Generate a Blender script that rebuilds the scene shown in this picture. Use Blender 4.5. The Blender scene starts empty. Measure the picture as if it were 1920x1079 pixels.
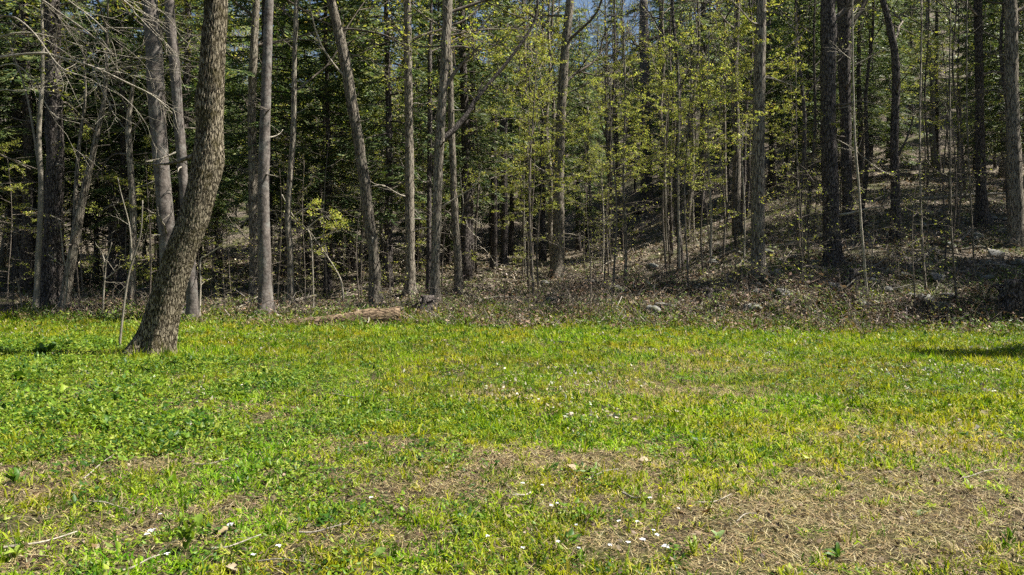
import bpy, math, random
import numpy as np
from mathutils import Vector

R = math.radians
rng = np.random.default_rng(7)
random.seed(7)
scene = bpy.context.scene
COL = scene.collection

# ------------------------------------------------------------------ camera, sky, sun, exposure
CAM_H, FPX, HOR = 1.6, 1400.0, 495.0          # eye height, focal length in photo pixels, horizon row
cam_d = bpy.data.cameras.new('camera')
cam_d.sensor_width = 36.0
cam_d.lens = FPX / 1920.0 * 36.0
cam_d.shift_y = -(539.5 - HOR) / 1920.0
cam_d.clip_start = 0.05
cam_d.clip_end = 3000.0
cam = bpy.data.objects.new('camera', cam_d)
cam.location = (0, 0, CAM_H)
cam.rotation_euler = (R(90), 0, 0)
COL.objects.link(cam)
scene.camera = cam

SUN_EL, SUN_AZ = R(54), R(2)                # azimuth from +X (picture right) towards the camera
sun_dir = Vector((math.cos(SUN_EL) * math.cos(SUN_AZ), math.cos(SUN_EL) * math.sin(SUN_AZ), math.sin(SUN_EL)))
world = bpy.data.worlds.new('World')
scene.world = world
world.use_nodes = True
wn = world.node_tree
sky = wn.nodes.new('ShaderNodeTexSky')
sky.sky_type = 'NISHITA'
sky.sun_disc = False
sky.sun_elevation = SUN_EL
sky.sun_rotation = math.atan2(sun_dir.x, sun_dir.y)
sky.air_density = 1.0
sky.dust_density = 0.6
wn.links.new(sky.outputs[0], wn.nodes['Background'].inputs[0])
wn.nodes['Background'].inputs[1].default_value = 0.05

sun_l = bpy.data.lights.new('sun', 'SUN')
sun_l.energy = 5.0
sun_l.angle = R(0.53)
sun_l.color = (1.0, 0.95, 0.86)
sun = bpy.data.objects.new('sun', sun_l)
sun.rotation_euler = (-sun_dir).to_track_quat('-Z', 'Y').to_euler()
COL.objects.link(sun)

vs = scene.view_settings
vs.view_transform = 'Standard'
vs.look = 'None'
vs.exposure = 1.3
vs.gamma = 1.0
vs.use_curve_mapping = False
scene.render.engine = 'CYCLES'
cy = scene.cycles
cy.max_bounces = 3
cy.diffuse_bounces = 1
cy.glossy_bounces = 2
cy.transmission_bounces = 2
cy.use_light_tree = False
cy.transparent_max_bounces = 4
cy.use_denoising = False
cy.sample_clamp_indirect = 4.0
scene.render.use_persistent_data = False

# ------------------------------------------------------------------ numeric helpers
def sstep(a, b, x):
    t = np.clip((np.asarray(x, float) - a) / (b - a), 0, 1)
    return t * t * (3 - 2 * t)

def _hash(ix, iy, seed):
    h = (ix.astype(np.int64) * 374761393 + iy.astype(np.int64) * 668265263 + seed * 974634777) & 0xFFFFFFFF
    h = ((h ^ (h >> 13)) * 1274126177) & 0xFFFFFFFF
    return ((h ^ (h >> 16)) & 0xFFFF) / 65535.0

def vnoise(x, y, seed=0):
    x = np.asarray(x, float); y = np.asarray(y, float)
    ix, iy = np.floor(x), np.floor(y)
    fx, fy = x - ix, y - iy
    fx = fx * fx * (3 - 2 * fx); fy = fy * fy * (3 - 2 * fy)
    a = _hash(ix, iy, seed); b = _hash(ix + 1, iy, seed)
    c = _hash(ix, iy + 1, seed); d = _hash(ix + 1, iy + 1, seed)
    return (a * (1 - fx) + b * fx) * (1 - fy) + (c * (1 - fx) + d * fx) * fy

def fbm(x, y, seed=0, octv=4):
    s, amp, tot = 0.0, 1.0, 0.0
    for i in range(octv):
        s = s + amp * vnoise(np.asarray(x) * 2 ** i, np.asarray(y) * 2 ** i, seed + i * 17)
        tot += amp
        amp *= 0.5
    return s / tot

EDGE_X = [-40, -15, -5, 0, 5, 10, 14, 20, 40]
EDGE_Y = [23.5, 21.6, 19.8, 19.4, 19.2, 18.3, 17.4, 15.8, 12]
def yedge(x):
    return np.interp(x, EDGE_X, EDGE_Y) + 2.4 * (fbm(np.asarray(x) * 0.6, 0 * np.asarray(x), 5, 4) - 0.5)

def height(x, y):
    x = np.asarray(x, float); y = np.asarray(y, float)
    t = np.maximum(0, y - np.interp(x, EDGE_X, EDGE_Y))
    r = sstep(0.03, 0.42, x / np.maximum(y, 1.0))
    z = t * (0.05 + 0.15 * r) + np.maximum(0, t - 45) * (0.27 - 0.02 * r)
    z = z - 0.27 * np.maximum(0, t - 230) - 0.1 * np.maximum(0, t - 230)
    berm = sstep(0.3, 1.6, t) * (0.10 + 0.28 * r)
    rough = sstep(0.5, 5, t)
    z = z + berm + rough * (0.7 * (fbm(x * 0.22, y * 0.22, 31, 4) - 0.5) + 0.38 * (fbm(x * 1.1, y * 1.1, 77, 3) - 0.5))
    z = z + 0.05 * (fbm(x * 0.7, y * 0.7, 3, 3) - 0.5) + 0.02 * (vnoise(x * 4, y * 4, 9) - 0.5)
    return z

def hz(x, y):
    return float(height(x, y))

_D = np.concatenate([np.arange(2.5, 60, 0.02), np.arange(60, 200, 0.1)])
def ground_at(px, py):
    """The place on the ground that photo pixel (px, py) shows."""
    xx = (px - 960) / FPX * _D
    low = CAM_H - (py - HOR) / FPX * _D <= height(xx, _D)
    d = float(_D[int(np.argmax(low))])
    x = (px - 960) / FPX * d
    return Vector((x, d, hz(x, d)))

def pt(px, py, d):
    """The point seen at pixel (px, py) at distance d."""
    return Vector(((px - 960) / FPX * d, d, CAM_H - (py - HOR) / FPX * d))

# ------------------------------------------------------------------ mesh builder
class MB:
    def __init__(self):
        self.v, self.f3, self.f4, self.c3, self.c4 = [], [], [], [], []
        self.n = 0

    def add(self, verts, tris=None, quads=None, col3=None, col4=None):
        verts = np.asarray(verts, np.float32).reshape(-1, 3)
        if tris is not None and len(tris):
            t = np.asarray(tris, np.int32) + self.n
            self.f3.append(t)
            self.c3.append(np.full((len(t), 3), 0.5, np.float32) if col3 is None else np.asarray(col3, np.float32))
        if quads is not None and len(quads):
            q = np.asarray(quads, np.int32) + self.n
            self.f4.append(q)
            self.c4.append(np.full((len(q), 3), 0.5, np.float32) if col4 is None else np.asarray(col4, np.float32))
        self.v.append(verts)
        self.n += len(verts)

    def tube(self, pts, rad, sides=6, rough=0.0, seed=0, col=(0.5, 0.5, 0.5), cap=True, disp=None):
        P = np.array([tuple(p) for p in pts], float)
        Rr = np.asarray(rad, float)
        n = len(P)
        T = np.gradient(P, axis=0)
        T /= np.linalg.norm(T, axis=1, keepdims=True) + 1e-9
        up = np.array([0.0, 0.0, 1.0]) if abs(T[:, 2]).mean() < 0.85 else np.array([1.0, 0.0, 0.0])
        U = np.cross(T, up); U /= np.linalg.norm(U, axis=1, keepdims=True) + 1e-9
        W = np.cross(T, U)
        a = np.linspace(0, 2 * math.pi, sides, endpoint=False)
        rr = Rr[:, None] * np.ones((1, sides))
        if rough:
            L = np.concatenate([[0], np.cumsum(np.linalg.norm(np.diff(P, axis=0), axis=1))])
            rr = rr * (1 + rough * (vnoise(np.cos(a)[None] * 2 + 7 + L[:, None] * 0.0 + np.sin(a)[None] * 3, L[:, None] * 2.2 + 0 * a[None], seed) - 0.5) * 2)
        if disp is not None:
            rr = rr + disp
        V = P[:, None, :] + rr[..., None] * (np.cos(a)[None, :, None] * U[:, None, :] + np.sin(a)[None, :, None] * W[:, None, :])
        V = V.reshape(-1, 3)
        i, j = np.meshgrid(np.arange(n - 1), np.arange(sides), indexing='ij')
        j2 = (j + 1) % sides
        q = np.stack([i * sides + j, i * sides + j2, (i + 1) * sides + j2, (i + 1) * sides + j], -1).reshape(-1, 4)
        tris = []
        if cap and sides >= 3:
            V = np.vstack([V, P[:1], P[-1:]])
            b, e = n * sides, n * sides + 1
            for k in range(sides):
                k2 = (k + 1) % sides
                tris.append((b, k2, k))
                tris.append((e, (n - 1) * sides + k, (n - 1) * sides + k2))
        self.add(V, tris=tris, quads=q, col3=np.tile(col, (len(tris), 1)) if tris else None, col4=np.tile(col, (len(q), 1)))

    def kites(self, base, dirv, side, length, width, col, bend=0.0, mid=0.45):
        """Leaf-shaped faces: base, two shoulders, tip; folded along the midrib, 2 triangles each."""
        base = np.asarray(base, float); dirv = np.asarray(dirv, float); side = np.asarray(side, float)
        n = len(base)
        if n == 0:
            return
        length = np.broadcast_to(np.asarray(length, float), (n,))[:, None]
        width = np.broadcast_to(np.asarray(width, float), (n,))[:, None]
        nor = np.cross(dirv, side)
        m = base + dirv * length * mid + nor * (width * 0.18)
        v0 = base
        v1 = m + side * width * 0.5
        v2 = base + dirv * length + nor * (np.broadcast_to(np.asarray(bend, float), (n,))[:, None] * length)
        v3 = m - side * width * 0.5
        V = np.stack([v0, v1, v2, v3], 1).reshape(-1, 3)
        k = np.arange(n)[:, None] * 4
        t = np.concatenate([k + np.array([0, 1, 2]), k + np.array([0, 2, 3])], 0)
        self.add(V, tris=t, col3=np.concatenate([col, col], 0))

    def mesh(self, name, smooth=True, attr=True):
        me = bpy.data.meshes.new(name)
        V = np.concatenate(self.v) if self.v else np.zeros((0, 3), np.float32)
        F3 = np.concatenate(self.f3) if self.f3 else np.zeros((0, 3), np.int32)
        F4 = np.concatenate(self.f4) if self.f4 else np.zeros((0, 4), np.int32)
        me.vertices.add(len(V)); me.vertices.foreach_set('co', V.ravel())
        nl = F3.size + F4.size
        me.loops.add(nl)
        me.loops.foreach_set('vertex_index', np.concatenate([F3.ravel(), F4.ravel()]).astype(np.int32))
        me.polygons.add(len(F3) + len(F4))
        starts = np.concatenate([np.arange(len(F3)) * 3, F3.size + np.arange(len(F4)) * 4]).astype(np.int32)
        me.polygons.foreach_set('loop_start', starts)
        try:
            me.polygons.foreach_set('loop_total', np.concatenate([np.full(len(F3), 3), np.full(len(F4), 4)]).astype(np.int32))
        except Exception:
            pass
        me.update(calc_edges=True)
        if smooth:
            me.polygons.foreach_set('use_smooth', np.ones(len(me.polygons), bool))
        if attr:
            c = np.concatenate([x for x in self.c3 + self.c4]) if (self.c3 or self.c4) else np.zeros((0, 3))
            c = np.concatenate([np.concatenate(self.c3) if self.c3 else np.zeros((0, 3)), np.concatenate(self.c4) if self.c4 else np.zeros((0, 3))])
            at = me.attributes.new('tint', 'FLOAT_COLOR', 'FACE')
            at.data.foreach_set('color', np.concatenate([c, np.ones((len(c), 1))], 1).astype(np.float32).ravel())
        return me

    def build(self, name, mat, parent=None, smooth=True):
        me = self.mesh(name, smooth)
        me.materials.append(mat)
        return link(name, me, parent)

def link(name, me, parent=None):
    o = bpy.data.objects.new(name, me)
    COL.objects.link(o)
    if parent is not None:
        o.parent = parent
    return o

def tag(o, label, cat, group=None, kind=None):
    o['label'] = label
    o['category'] = cat
    if group: o['group'] = group
    if kind: o['kind'] = kind
    return o

def empty(name, loc=(0, 0, 0), rz=0.0, sc=1.0):
    o = bpy.data.objects.new(name, None)
    o.empty_display_size = 0.2
    COL.objects.link(o)
    o.location = loc
    o.rotation_euler = (0, 0, rz)
    o.scale = (sc, sc, sc) if not hasattr(sc, '__len__') else sc
    return o

def copy_thing(root, loc, rz, sc):
    r = root.copy(); COL.objects.link(r)
    r.location = loc; r.rotation_euler = (0, 0, rz)
    r.scale = (sc, sc, sc) if not hasattr(sc, '__len__') else sc
    for ch in list(PARTS.get(root.name, ())):
        c = ch.copy(); COL.objects.link(c); c.parent = r
    return r
PARTS = {}

def unit(v):
    return v / (np.linalg.norm(v, axis=-1, keepdims=True) + 1e-9)

def mixcol(cols, w, n, jitter=0.12):
    cols = np.asarray(cols, float)
    i = rng.choice(len(cols), n, p=np.asarray(w, float) / np.sum(w))
    c = cols[i] * (1 + jitter * rng.standard_normal((n, 1))) * (1 + 0.05 * rng.standard_normal((n, 3)))
    return np.clip(c, 0.004, 0.9)

# ------------------------------------------------------------------ materials
def new_mat(name):
    m = bpy.data.materials.new(name); m.use_nodes = True
    nt = m.node_tree; nt.nodes.clear()
    return m, nt, nt.nodes, nt.links

def N(nodes, typ, **kw):
    n = nodes.new(typ)
    for k, v in kw.items():
        if k.startswith('i_'):
            n.inputs[k[2:].replace('_', ' ')].default_value = v
        else:
            setattr(n, k, v)
    return n

def ramp(nodes, stops, interp='LINEAR'):
    r = nodes.new('ShaderNodeValToRGB'); r.color_ramp.interpolation = interp
    e = r.color_ramp.elements
    while len(e) < len(stops): e.new(0.5)
    for k, (p, c) in enumerate(stops):
        e[k].position = p; e[k].color = (*c, 1)
    return r

def leaf_mat(name, transl=0.35, rough=0.55, spec=0.3, warm=(1.15, 1.1, 0.6), var=0.35):
    m, nt, nd, lk = new_mat(name)
    at = N(nd, 'ShaderNodeAttribute', attribute_name='tint')
    oi = N(nd, 'ShaderNodeObjectInfo')
    mr = N(nd, 'ShaderNodeMapRange'); mr.inputs['To Min'].default_value = 1 - var; mr.inputs['To Max'].default_value = 1 + var
    lk.new(oi.outputs['Random'], mr.inputs['Value'])
    mul = N(nd, 'ShaderNodeVectorMath', operation='SCALE')
    lk.new(at.outputs['Color'], mul.inputs[0]); lk.new(mr.outputs[0], mul.inputs['Scale'])
    p = N(nd, 'ShaderNodeBsdfPrincipled')
    p.inputs['Roughness'].default_value = rough
    p.inputs['Specular IOR Level'].default_value = spec
    lk.new(mul.outputs[0], p.inputs['Base Color'])
    out = N(nd, 'ShaderNodeOutputMaterial')
    if transl > 0:
        w = N(nd, 'ShaderNodeVectorMath', operation='MULTIPLY'); w.inputs[1].default_value = warm
        lk.new(mul.outputs[0], w.inputs[0])
        t = N(nd, 'ShaderNodeBsdfTranslucent'); lk.new(w.outputs[0], t.inputs['Color'])
        mx = N(nd, 'ShaderNodeMixShader'); mx.inputs[0].default_value = transl
        lk.new(p.outputs[0], mx.inputs[1]); lk.new(t.outputs[0], mx.inputs[2])
        lk.new(mx.outputs[0], out.inputs[0])
    else:
        lk.new(p.outputs[0], out.inputs[0])
    return m

def bark_mat(name, dark, mid, light, sx=9.0, sz=1.6, bump=0.5, lichen=None, lich_amt=0.55, rnd=0.35, ridged=True):
    m, nt, nd, lk = new_mat(name)
    tc = N(nd, 'ShaderNodeTexCoord')
    oi = N(nd, 'ShaderNodeObjectInfo')
    mp = N(nd, 'ShaderNodeMapping'); mp.inputs['Scale'].default_value = (sx, sx, sz)
    lk.new(tc.outputs['Object'], mp.inputs['Vector'])
    n1 = N(nd, 'ShaderNodeTexNoise'); n1.inputs['Scale'].default_value = 1.0; n1.inputs['Detail'].default_value = 6; n1.inputs['Roughness'].default_value = 0.65
    lk.new(mp.outputs[0], n1.inputs['Vector'])
    vo = N(nd, 'ShaderNodeTexVoronoi', feature='DISTANCE_TO_EDGE'); vo.inputs['Scale'].default_value = 1.6
    dm = N(nd, 'ShaderNodeVectorMath', operation='ADD')
    sc = N(nd, 'ShaderNodeVectorMath', operation='SCALE'); sc.inputs['Scale'].default_value = 0.9
    lk.new(n1.outputs['Color'], sc.inputs[0]); lk.new(mp.outputs[0], dm.inputs[0]); lk.new(sc.outputs[0], dm.inputs[1])
    lk.new(dm.outputs[0], vo.inputs['Vector'])
    rg = N(nd, 'ShaderNodeMapRange'); rg.inputs['From Max'].default_value = 0.22
    lk.new(vo.outputs['Distance'], rg.inputs['Value'])
    mixh = N(nd, 'ShaderNodeMath', operation='MULTIPLY_ADD'); mixh.inputs[1].default_value = 0.6 if ridged else 0.15
    lk.new(rg.outputs[0], mixh.inputs[0])
    hs = N(nd, 'ShaderNodeMath', operation='MULTIPLY'); hs.inputs[1].default_value = 0.6 if ridged else 0.9
    lk.new(n1.outputs['Fac'], hs.inputs[0]); lk.new(hs.outputs[0], mixh.inputs[2])
    cr = ramp(nd, [(0.30, dark), (0.52, mid), (0.74, light)])
    lk.new(mixh.outputs[0], cr.inputs[0])
    col = cr.outputs[0]
    if lichen is not None:
        n2 = N(nd, 'ShaderNodeTexNoise'); n2.inputs['Scale'].default_value = 3.3; n2.inputs['Detail'].default_value = 7; n2.inputs['Roughness'].default_value = 0.7
        lk.new(tc.outputs['Object'], n2.inputs['Vector'])
        r2 = N(nd, 'ShaderNodeMapRange'); r2.inputs['From Min'].default_value = 0.5; r2.inputs['From Max'].default_value = 0.68; r2.inputs['To Max'].default_value = lich_amt
        lk.new(n2.outputs['Fac'], r2.inputs['Value'])
        mx = N(nd, 'ShaderNodeMix', data_type='RGBA'); lk.new(r2.outputs[0], mx.inputs['Factor'])
        lk.new(col, mx.inputs['A']); mx.inputs['B'].default_value = (*lichen, 1)
        col = mx.outputs['Result']
    mr = N(nd, 'ShaderNodeMapRange'); mr.inputs['To Min'].default_value = 1 - rnd; mr.inputs['To Max'].default_value = 1 + rnd
    lk.new(oi.outputs['Random'], mr.inputs['Value'])
    mul = N(nd, 'ShaderNodeVectorMath', operation='SCALE'); lk.new(col, mul.inputs[0]); lk.new(mr.outputs[0], mul.inputs['Scale'])
    p = N(nd, 'ShaderNodeBsdfPrincipled'); p.inputs['Roughness'].default_value = 0.9; p.inputs['Specular IOR Level'].default_value = 0.15
    lk.new(mul.outputs[0], p.inputs['Base Color'])
    b = N(nd, 'ShaderNodeBump'); b.inputs['Strength'].default_value = bump; b.inputs['Distance'].default_value = 0.03
    lk.new(mixh.outputs[0], b.inputs['Height']); lk.new(b.outputs[0], p.inputs['Normal'])
    out = N(nd, 'ShaderNodeOutputMaterial'); lk.new(p.outputs[0], out.inputs[0])
    return m

M = {}
M['grass'] = leaf_mat('grass_blade', 0.40, 0.55, 0.15, (1.2, 1.15, 0.5), 0.0)
M['straw'] = leaf_mat('dry_grass_blade', 0.2, 0.6, 0.25, (1.1, 1.0, 0.7), 0.0)
M['weed'] = leaf_mat('weed_leaf', 0.35, 0.45, 0.25, (1.2, 1.15, 0.4), 0.0)
M['dead'] = leaf_mat('dead_leaf', 0.15, 0.7, 0.25, (1.1, 0.95, 0.7), 0.0)
M['young'] = leaf_mat('young_leaf', 0.45, 0.5, 0.2, (1.1, 1.1, 0.6), 0.25)
M['needle'] = leaf_mat('hemlock_needle', 0.32, 0.5, 0.35, (1.15, 1.15, 0.5), 0.35)
M['petal'] = leaf_mat('white_petal', 0.25, 0.6, 0.2, (1, 1, 1), 0.0)
M['bark_lean'] = bark_mat('ridged_ash_bark', (0.014, 0.010, 0.006), (0.078, 0.062, 0.039), (0.28, 0.24, 0.17), 20, 3.6, 1.0, (0.07, 0.058, 0.015), 0.8, 0.0)
M['bark_dark'] = bark_mat('dark_plated_bark', (0.012, 0.010, 0.009), (0.055, 0.045, 0.040), (0.14, 0.12, 0.108), 11, 3.2, 0.9, (0.15, 0.15, 0.12), 0.3, 0.15)
M['bark_grey'] = bark_mat('grey_brown_bark', (0.03, 0.025, 0.02), (0.125, 0.105, 0.082), (0.27, 0.235, 0.185), 12, 2.0, 0.7, (0.22, 0.23, 0.17), 0.35, 0.25)
M['bark_smooth'] = bark_mat('smooth_spotted_bark', (0.04, 0.033, 0.029), (0.115, 0.098, 0.086), (0.20, 0.175, 0.155), 7, 5.0, 0.35, (0.28, 0.29, 0.26), 0.45, 0.2, False)
M['bark_stem'] = bark_mat('pale_stem_bark', (0.12, 0.105, 0.08), (0.27, 0.24, 0.19), (0.42, 0.38, 0.31), 14, 5.0, 0.3, (0.20, 0.21, 0.12), 0.3, 0.3, False)
M['bark_twig'] = bark_mat('dull_twig_bark', (0.045, 0.036, 0.028), (0.12, 0.10, 0.08), (0.25, 0.22, 0.18), 14, 5.0, 0.3, None, 0, 0.35, False)
M['wood_rot'] = bark_mat('rotting_wood', (0.022, 0.014, 0.009), (0.10, 0.066, 0.042), (0.27, 0.195, 0.125), 3, 26, 1.0, (0.12, 0.12, 0.04), 0.35, 0.15)

def rock_mat():
    m, nt, nd, lk = new_mat('lichen_rock')
    tc = N(nd, 'ShaderNodeTexCoord'); oi = N(nd, 'ShaderNodeObjectInfo')
    n1 = N(nd, 'ShaderNodeTexNoise'); n1.inputs['Scale'].default_value = 5; n1.inputs['Detail'].default_value = 8; n1.inputs['Roughness'].default_value = 0.7
    lk.new(tc.outputs['Object'], n1.inputs['Vector'])
    cr = ramp(nd, [(0.3, (0.06, 0.057, 0.05)), (0.5, (0.19, 0.185, 0.165)), (0.7, (0.36, 0.35, 0.32))])
    lk.new(n1.outputs['Fac'], cr.inputs[0])
    n2 = N(nd, 'ShaderNodeTexNoise'); n2.inputs['Scale'].default_value = 2.2; n2.inputs['Detail'].default_value = 5
    lk.new(tc.outputs['Object'], n2.inputs['Vector'])
    r2 = N(nd, 'ShaderNodeMapRange'); r2.inputs['From Min'].default_value = 0.48; r2.inputs['From Max'].default_value = 0.6; r2.inputs['To Max'].default_value = 0.75
    lk.new(n2.outputs['Fac'], r2.inputs['Value'])
    mx = N(nd, 'ShaderNodeMix', data_type='RGBA'); lk.new(r2.outputs[0], mx.inputs['Factor']); lk.new(cr.outputs[0], mx.inputs['A']); mx.inputs['B'].default_value = (0.075, 0.085, 0.025, 1)
    mr = N(nd, 'ShaderNodeMapRange'); mr.inputs['To Min'].default_value = 0.65; mr.inputs['To Max'].default_value = 1.25
    lk.new(oi.outputs['Random'], mr.inputs['Value'])
    mul = N(nd, 'ShaderNodeVectorMath', operation='SCALE'); lk.new(mx.outputs['Result'], mul.inputs[0]); lk.new(mr.outputs[0], mul.inputs['Scale'])
    p = N(nd, 'ShaderNodeBsdfPrincipled'); p.inputs['Roughness'].default_value = 0.85
    lk.new(mul.outputs[0], p.inputs['Base Color'])
    b = N(nd, 'ShaderNodeBump'); b.inputs['Strength'].default_value = 0.7; b.inputs['Distance'].default_value = 0.04
    lk.new(n1.outputs['Fac'], b.inputs['Height']); lk.new(b.outputs[0], p.inputs['Normal'])
    out = N(nd, 'ShaderNodeOutputMaterial'); lk.new(p.outputs[0], out.inputs[0])
    return m
M['rock'] = rock_mat()

def ground_mat():
    m, nt, nd, lk = new_mat('soil_and_leaf_litter')
    tc = N(nd, 'ShaderNodeTexCoord')
    at = N(nd, 'ShaderNodeAttribute', attribute_name='forest')
    # field soil: brown earth, straw crumbs, moss-green mat
    n1 = N(nd, 'ShaderNodeTexNoise'); n1.inputs['Scale'].default_value = 26; n1.inputs['Detail'].default_value = 9; n1.inputs['Roughness'].default_value = 0.75
    lk.new(tc.outputs['Object'], n1.inputs['Vector'])
    cf = ramp(nd, [(0.34, (0.012, 0.009, 0.006)), (0.48, (0.04, 0.030, 0.019)), (0.58, (0.11, 0.083, 0.05)), (0.70, (0.26, 0.205, 0.125))])
    lk.new(n1.outputs['Fac'], cf.inputs[0])
    n2 = N(nd, 'ShaderNodeTexNoise'); n2.inputs['Scale'].default_value = 1.4; n2.inputs['Detail'].default_value = 6; n2.inputs['Roughness'].default_value = 0.6
    lk.new(tc.outputs['Object'], n2.inputs['Vector'])
    rgn = N(nd, 'ShaderNodeMapRange'); rgn.inputs['From Min'].default_value = 0.4; rgn.inputs['From Max'].default_value = 0.62; rgn.inputs['To Max'].default_value = 0.3
    lk.new(n2.outputs['Fac'], rgn.inputs['Value'])
    n3 = N(nd, 'ShaderNodeTexNoise'); n3.inputs['Scale'].default_value = 22; n3.inputs['Detail'].default_value = 6
    lk.new(tc.outputs['Object'], n3.inputs['Vector'])
    cg = ramp(nd, [(0.35, (0.03, 0.05, 0.008)), (0.55, (0.09, 0.13, 0.02)), (0.72, (0.20, 0.22, 0.06))])
    lk.new(n3.outputs['Fac'], cg.inputs[0])
    mg = N(nd, 'ShaderNodeMix', data_type='RGBA'); lk.new(rgn.outputs[0], mg.inputs['Factor']); lk.new(cf.outputs[0], mg.inputs['A']); lk.new(cg.outputs[0], mg.inputs['B'])
    # forest: flakes of old leaves
    vo = N(nd, 'ShaderNodeTexVoronoi'); vo.inputs['Scale'].default_value = 11
    nj = N(nd, 'ShaderNodeTexNoise'); nj.inputs['Scale'].default_value = 4; nj.inputs['Detail'].default_value = 4
    lk.new(tc.outputs['Object'], nj.inputs['Vector'])
    ad = N(nd, 'ShaderNodeVectorMath', operation='ADD'); sc = N(nd, 'ShaderNodeVectorMath', operation='SCALE'); sc.inputs['Scale'].default_value = 0.3
    lk.new(nj.outputs['Color'], sc.inputs[0]); lk.new(tc.outputs['Object'], ad.inputs[0]); lk.new(sc.outputs[0], ad.inputs[1]); lk.new(ad.outputs[0], vo.inputs['Vector'])
    sx = N(nd, 'ShaderNodeSeparateColor'); lk.new(vo.outputs['Color'], sx.inputs[0])
    cl = ramp(nd, [(0.0, (0.016, 0.012, 0.009)), (0.35, (0.065, 0.052, 0.038)), (0.65, (0.13, 0.106, 0.08)), (1.0, (0.27, 0.23, 0.18))])
    lk.new(sx.outputs[0], cl.inputs[0])
    nm = N(nd, 'ShaderNodeTexNoise'); nm.inputs['Scale'].default_value = 0.55; nm.inputs['Detail'].default_value = 7; nm.inputs['Roughness'].default_value = 0.62
    lk.new(tc.outputs['Object'], nm.inputs['Vector'])
    rm = N(nd, 'ShaderNodeMapRange'); rm.inputs['From Min'].default_value = 0.5; rm.inputs['From Max'].default_value = 0.6; rm.inputs['To Max'].default_value = 0.7
    lk.new(nm.outputs['Fac'], rm.inputs['Value'])
    cm = ramp(nd, [(0.35, (0.02, 0.026, 0.008)), (0.55, (0.065, 0.075, 0.02)), (0.72, (0.13, 0.135, 0.045))])
    lk.new(n3.outputs['Fac'], cm.inputs[0])
    mm = N(nd, 'ShaderNodeMix', data_type='RGBA'); lk.new(rm.outputs[0], mm.inputs['Factor']); lk.new(cl.outputs[0], mm.inputs['A']); lk.new(cm.outputs[0], mm.inputs['B'])
    mf = N(nd, 'ShaderNodeMix', data_type='RGBA'); lk.new(at.outputs['Fac'], mf.inputs['Factor']); lk.new(mg.outputs['Result'], mf.inputs['A']); lk.new(mm.outputs['Result'], mf.inputs['B'])
    p = N(nd, 'ShaderNodeBsdfPrincipled'); p.inputs['Roughness'].default_value = 0.95; p.inputs['Specular IOR Level'].default_value = 0.1
    lk.new(mf.outputs['Result'], p.inputs['Base Color'])
    b = N(nd, 'ShaderNodeBump'); b.inputs['Strength'].default_value = 0.8; b.inputs['Distance'].default_value = 0.03
    hsum = N(nd, 'ShaderNodeMath', operation='ADD'); lk.new(n1.outputs['Fac'], hsum.inputs[0]); lk.new(vo.outputs['Distance'], hsum.inputs[1])
    lk.new(hsum.outputs[0], b.inputs['Height']); lk.new(b.outputs[0], p.inputs['Normal'])
    out = N(nd, 'ShaderNodeOutputMaterial'); lk.new(p.outputs[0], out.inputs[0])
    return m
M['ground'] = ground_mat()

# ------------------------------------------------------------------ ground sheet
def spread(a, b, n0, step, grow):
    out, s, x = [a], step, a
    while x < b:
        x += s; s *= grow; out.append(x)
    return out
xs_r = spread(0, 900, 0, 0.16, 1.05)
xs = np.array([-v for v in xs_r[:0:-1]] + xs_r)
ys = np.array([-v for v in spread(0, 400, 0, 0.8, 1.25)[:0:-1]] + list(np.arange(0, 3, 0.25)) + list(np.arange(3, 34, 0.17)) + spread(34, 1500, 0, 0.25, 1.045))
GX, GY = np.meshgrid(xs, ys)
GZ = height(GX, GY)
mb = MB()
ny, nx = GX.shape
i, j = np.meshgrid(np.arange(ny - 1), np.arange(nx - 1), indexing='ij')
q = np.stack([i * nx + j, i * nx + j + 1, (i + 1) * nx + j + 1, (i + 1) * nx + j], -1).reshape(-1, 4)
mb.add(np.stack([GX, GY, GZ], -1).reshape(-1, 3), quads=q)
gme = mb.mesh('ground', True, False)
fa = gme.attributes.new('forest', 'FLOAT', 'POINT')
fa.data.foreach_set('value', sstep(-0.4, 0.5, (GY - yedge(GX))).astype(np.float32).ravel())
gme.materials.append(M['ground'])
ground = link('ground', gme)
tag(ground, 'uneven meadow ground rising into a wooded leaf-strewn hillside', 'ground', kind='structure')

# ------------------------------------------------------------------ tree builders
def smooth_path(pts, n):
    """Catmull-Rom through the points, n samples."""
    P = [np.array(tuple(p), float) for p in pts]
    P = [2 * P[0] - P[1]] + P + [2 * P[-1] - P[-2]]
    out = []
    seg = len(P) - 3
    for k in range(n):
        u = k / (n - 1) * seg
        s = min(int(u), seg - 1); t = u - s
        a, b, c, d = P[s:s + 4]
        out.append(0.5 * ((2 * b) + (-a + c) * t + (2 * a - 5 * b + 4 * c - d) * t * t + (-a + 3 * b - 3 * c + d) * t ** 3))
    return np.array(out)

def wander(start, dirv, length, n, wob, up=0.0, rr=random):
    """A wandering branch path."""
    p = np.array(tuple(start), float); d = np.array(tuple(dirv), float); d /= np.linalg.norm(d)
    out = [p.copy()]
    st = length / (n - 1)
    for k in range(n - 1):
        d = d + np.array([rr.gauss(0, wob), rr.gauss(0, wob), rr.gauss(0, wob) + up])
        d /= np.linalg.norm(d)
        p = p + d * st
        out.append(p.copy())
    return np.array(out)

YOUNG = [(0.40, 0.43, 0.09), (0.26, 0.30, 0.055), (0.52, 0.53, 0.18), (0.40, 0.31, 0.10)]
YOUNG_W = [4, 4, 2, 0.8]

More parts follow.
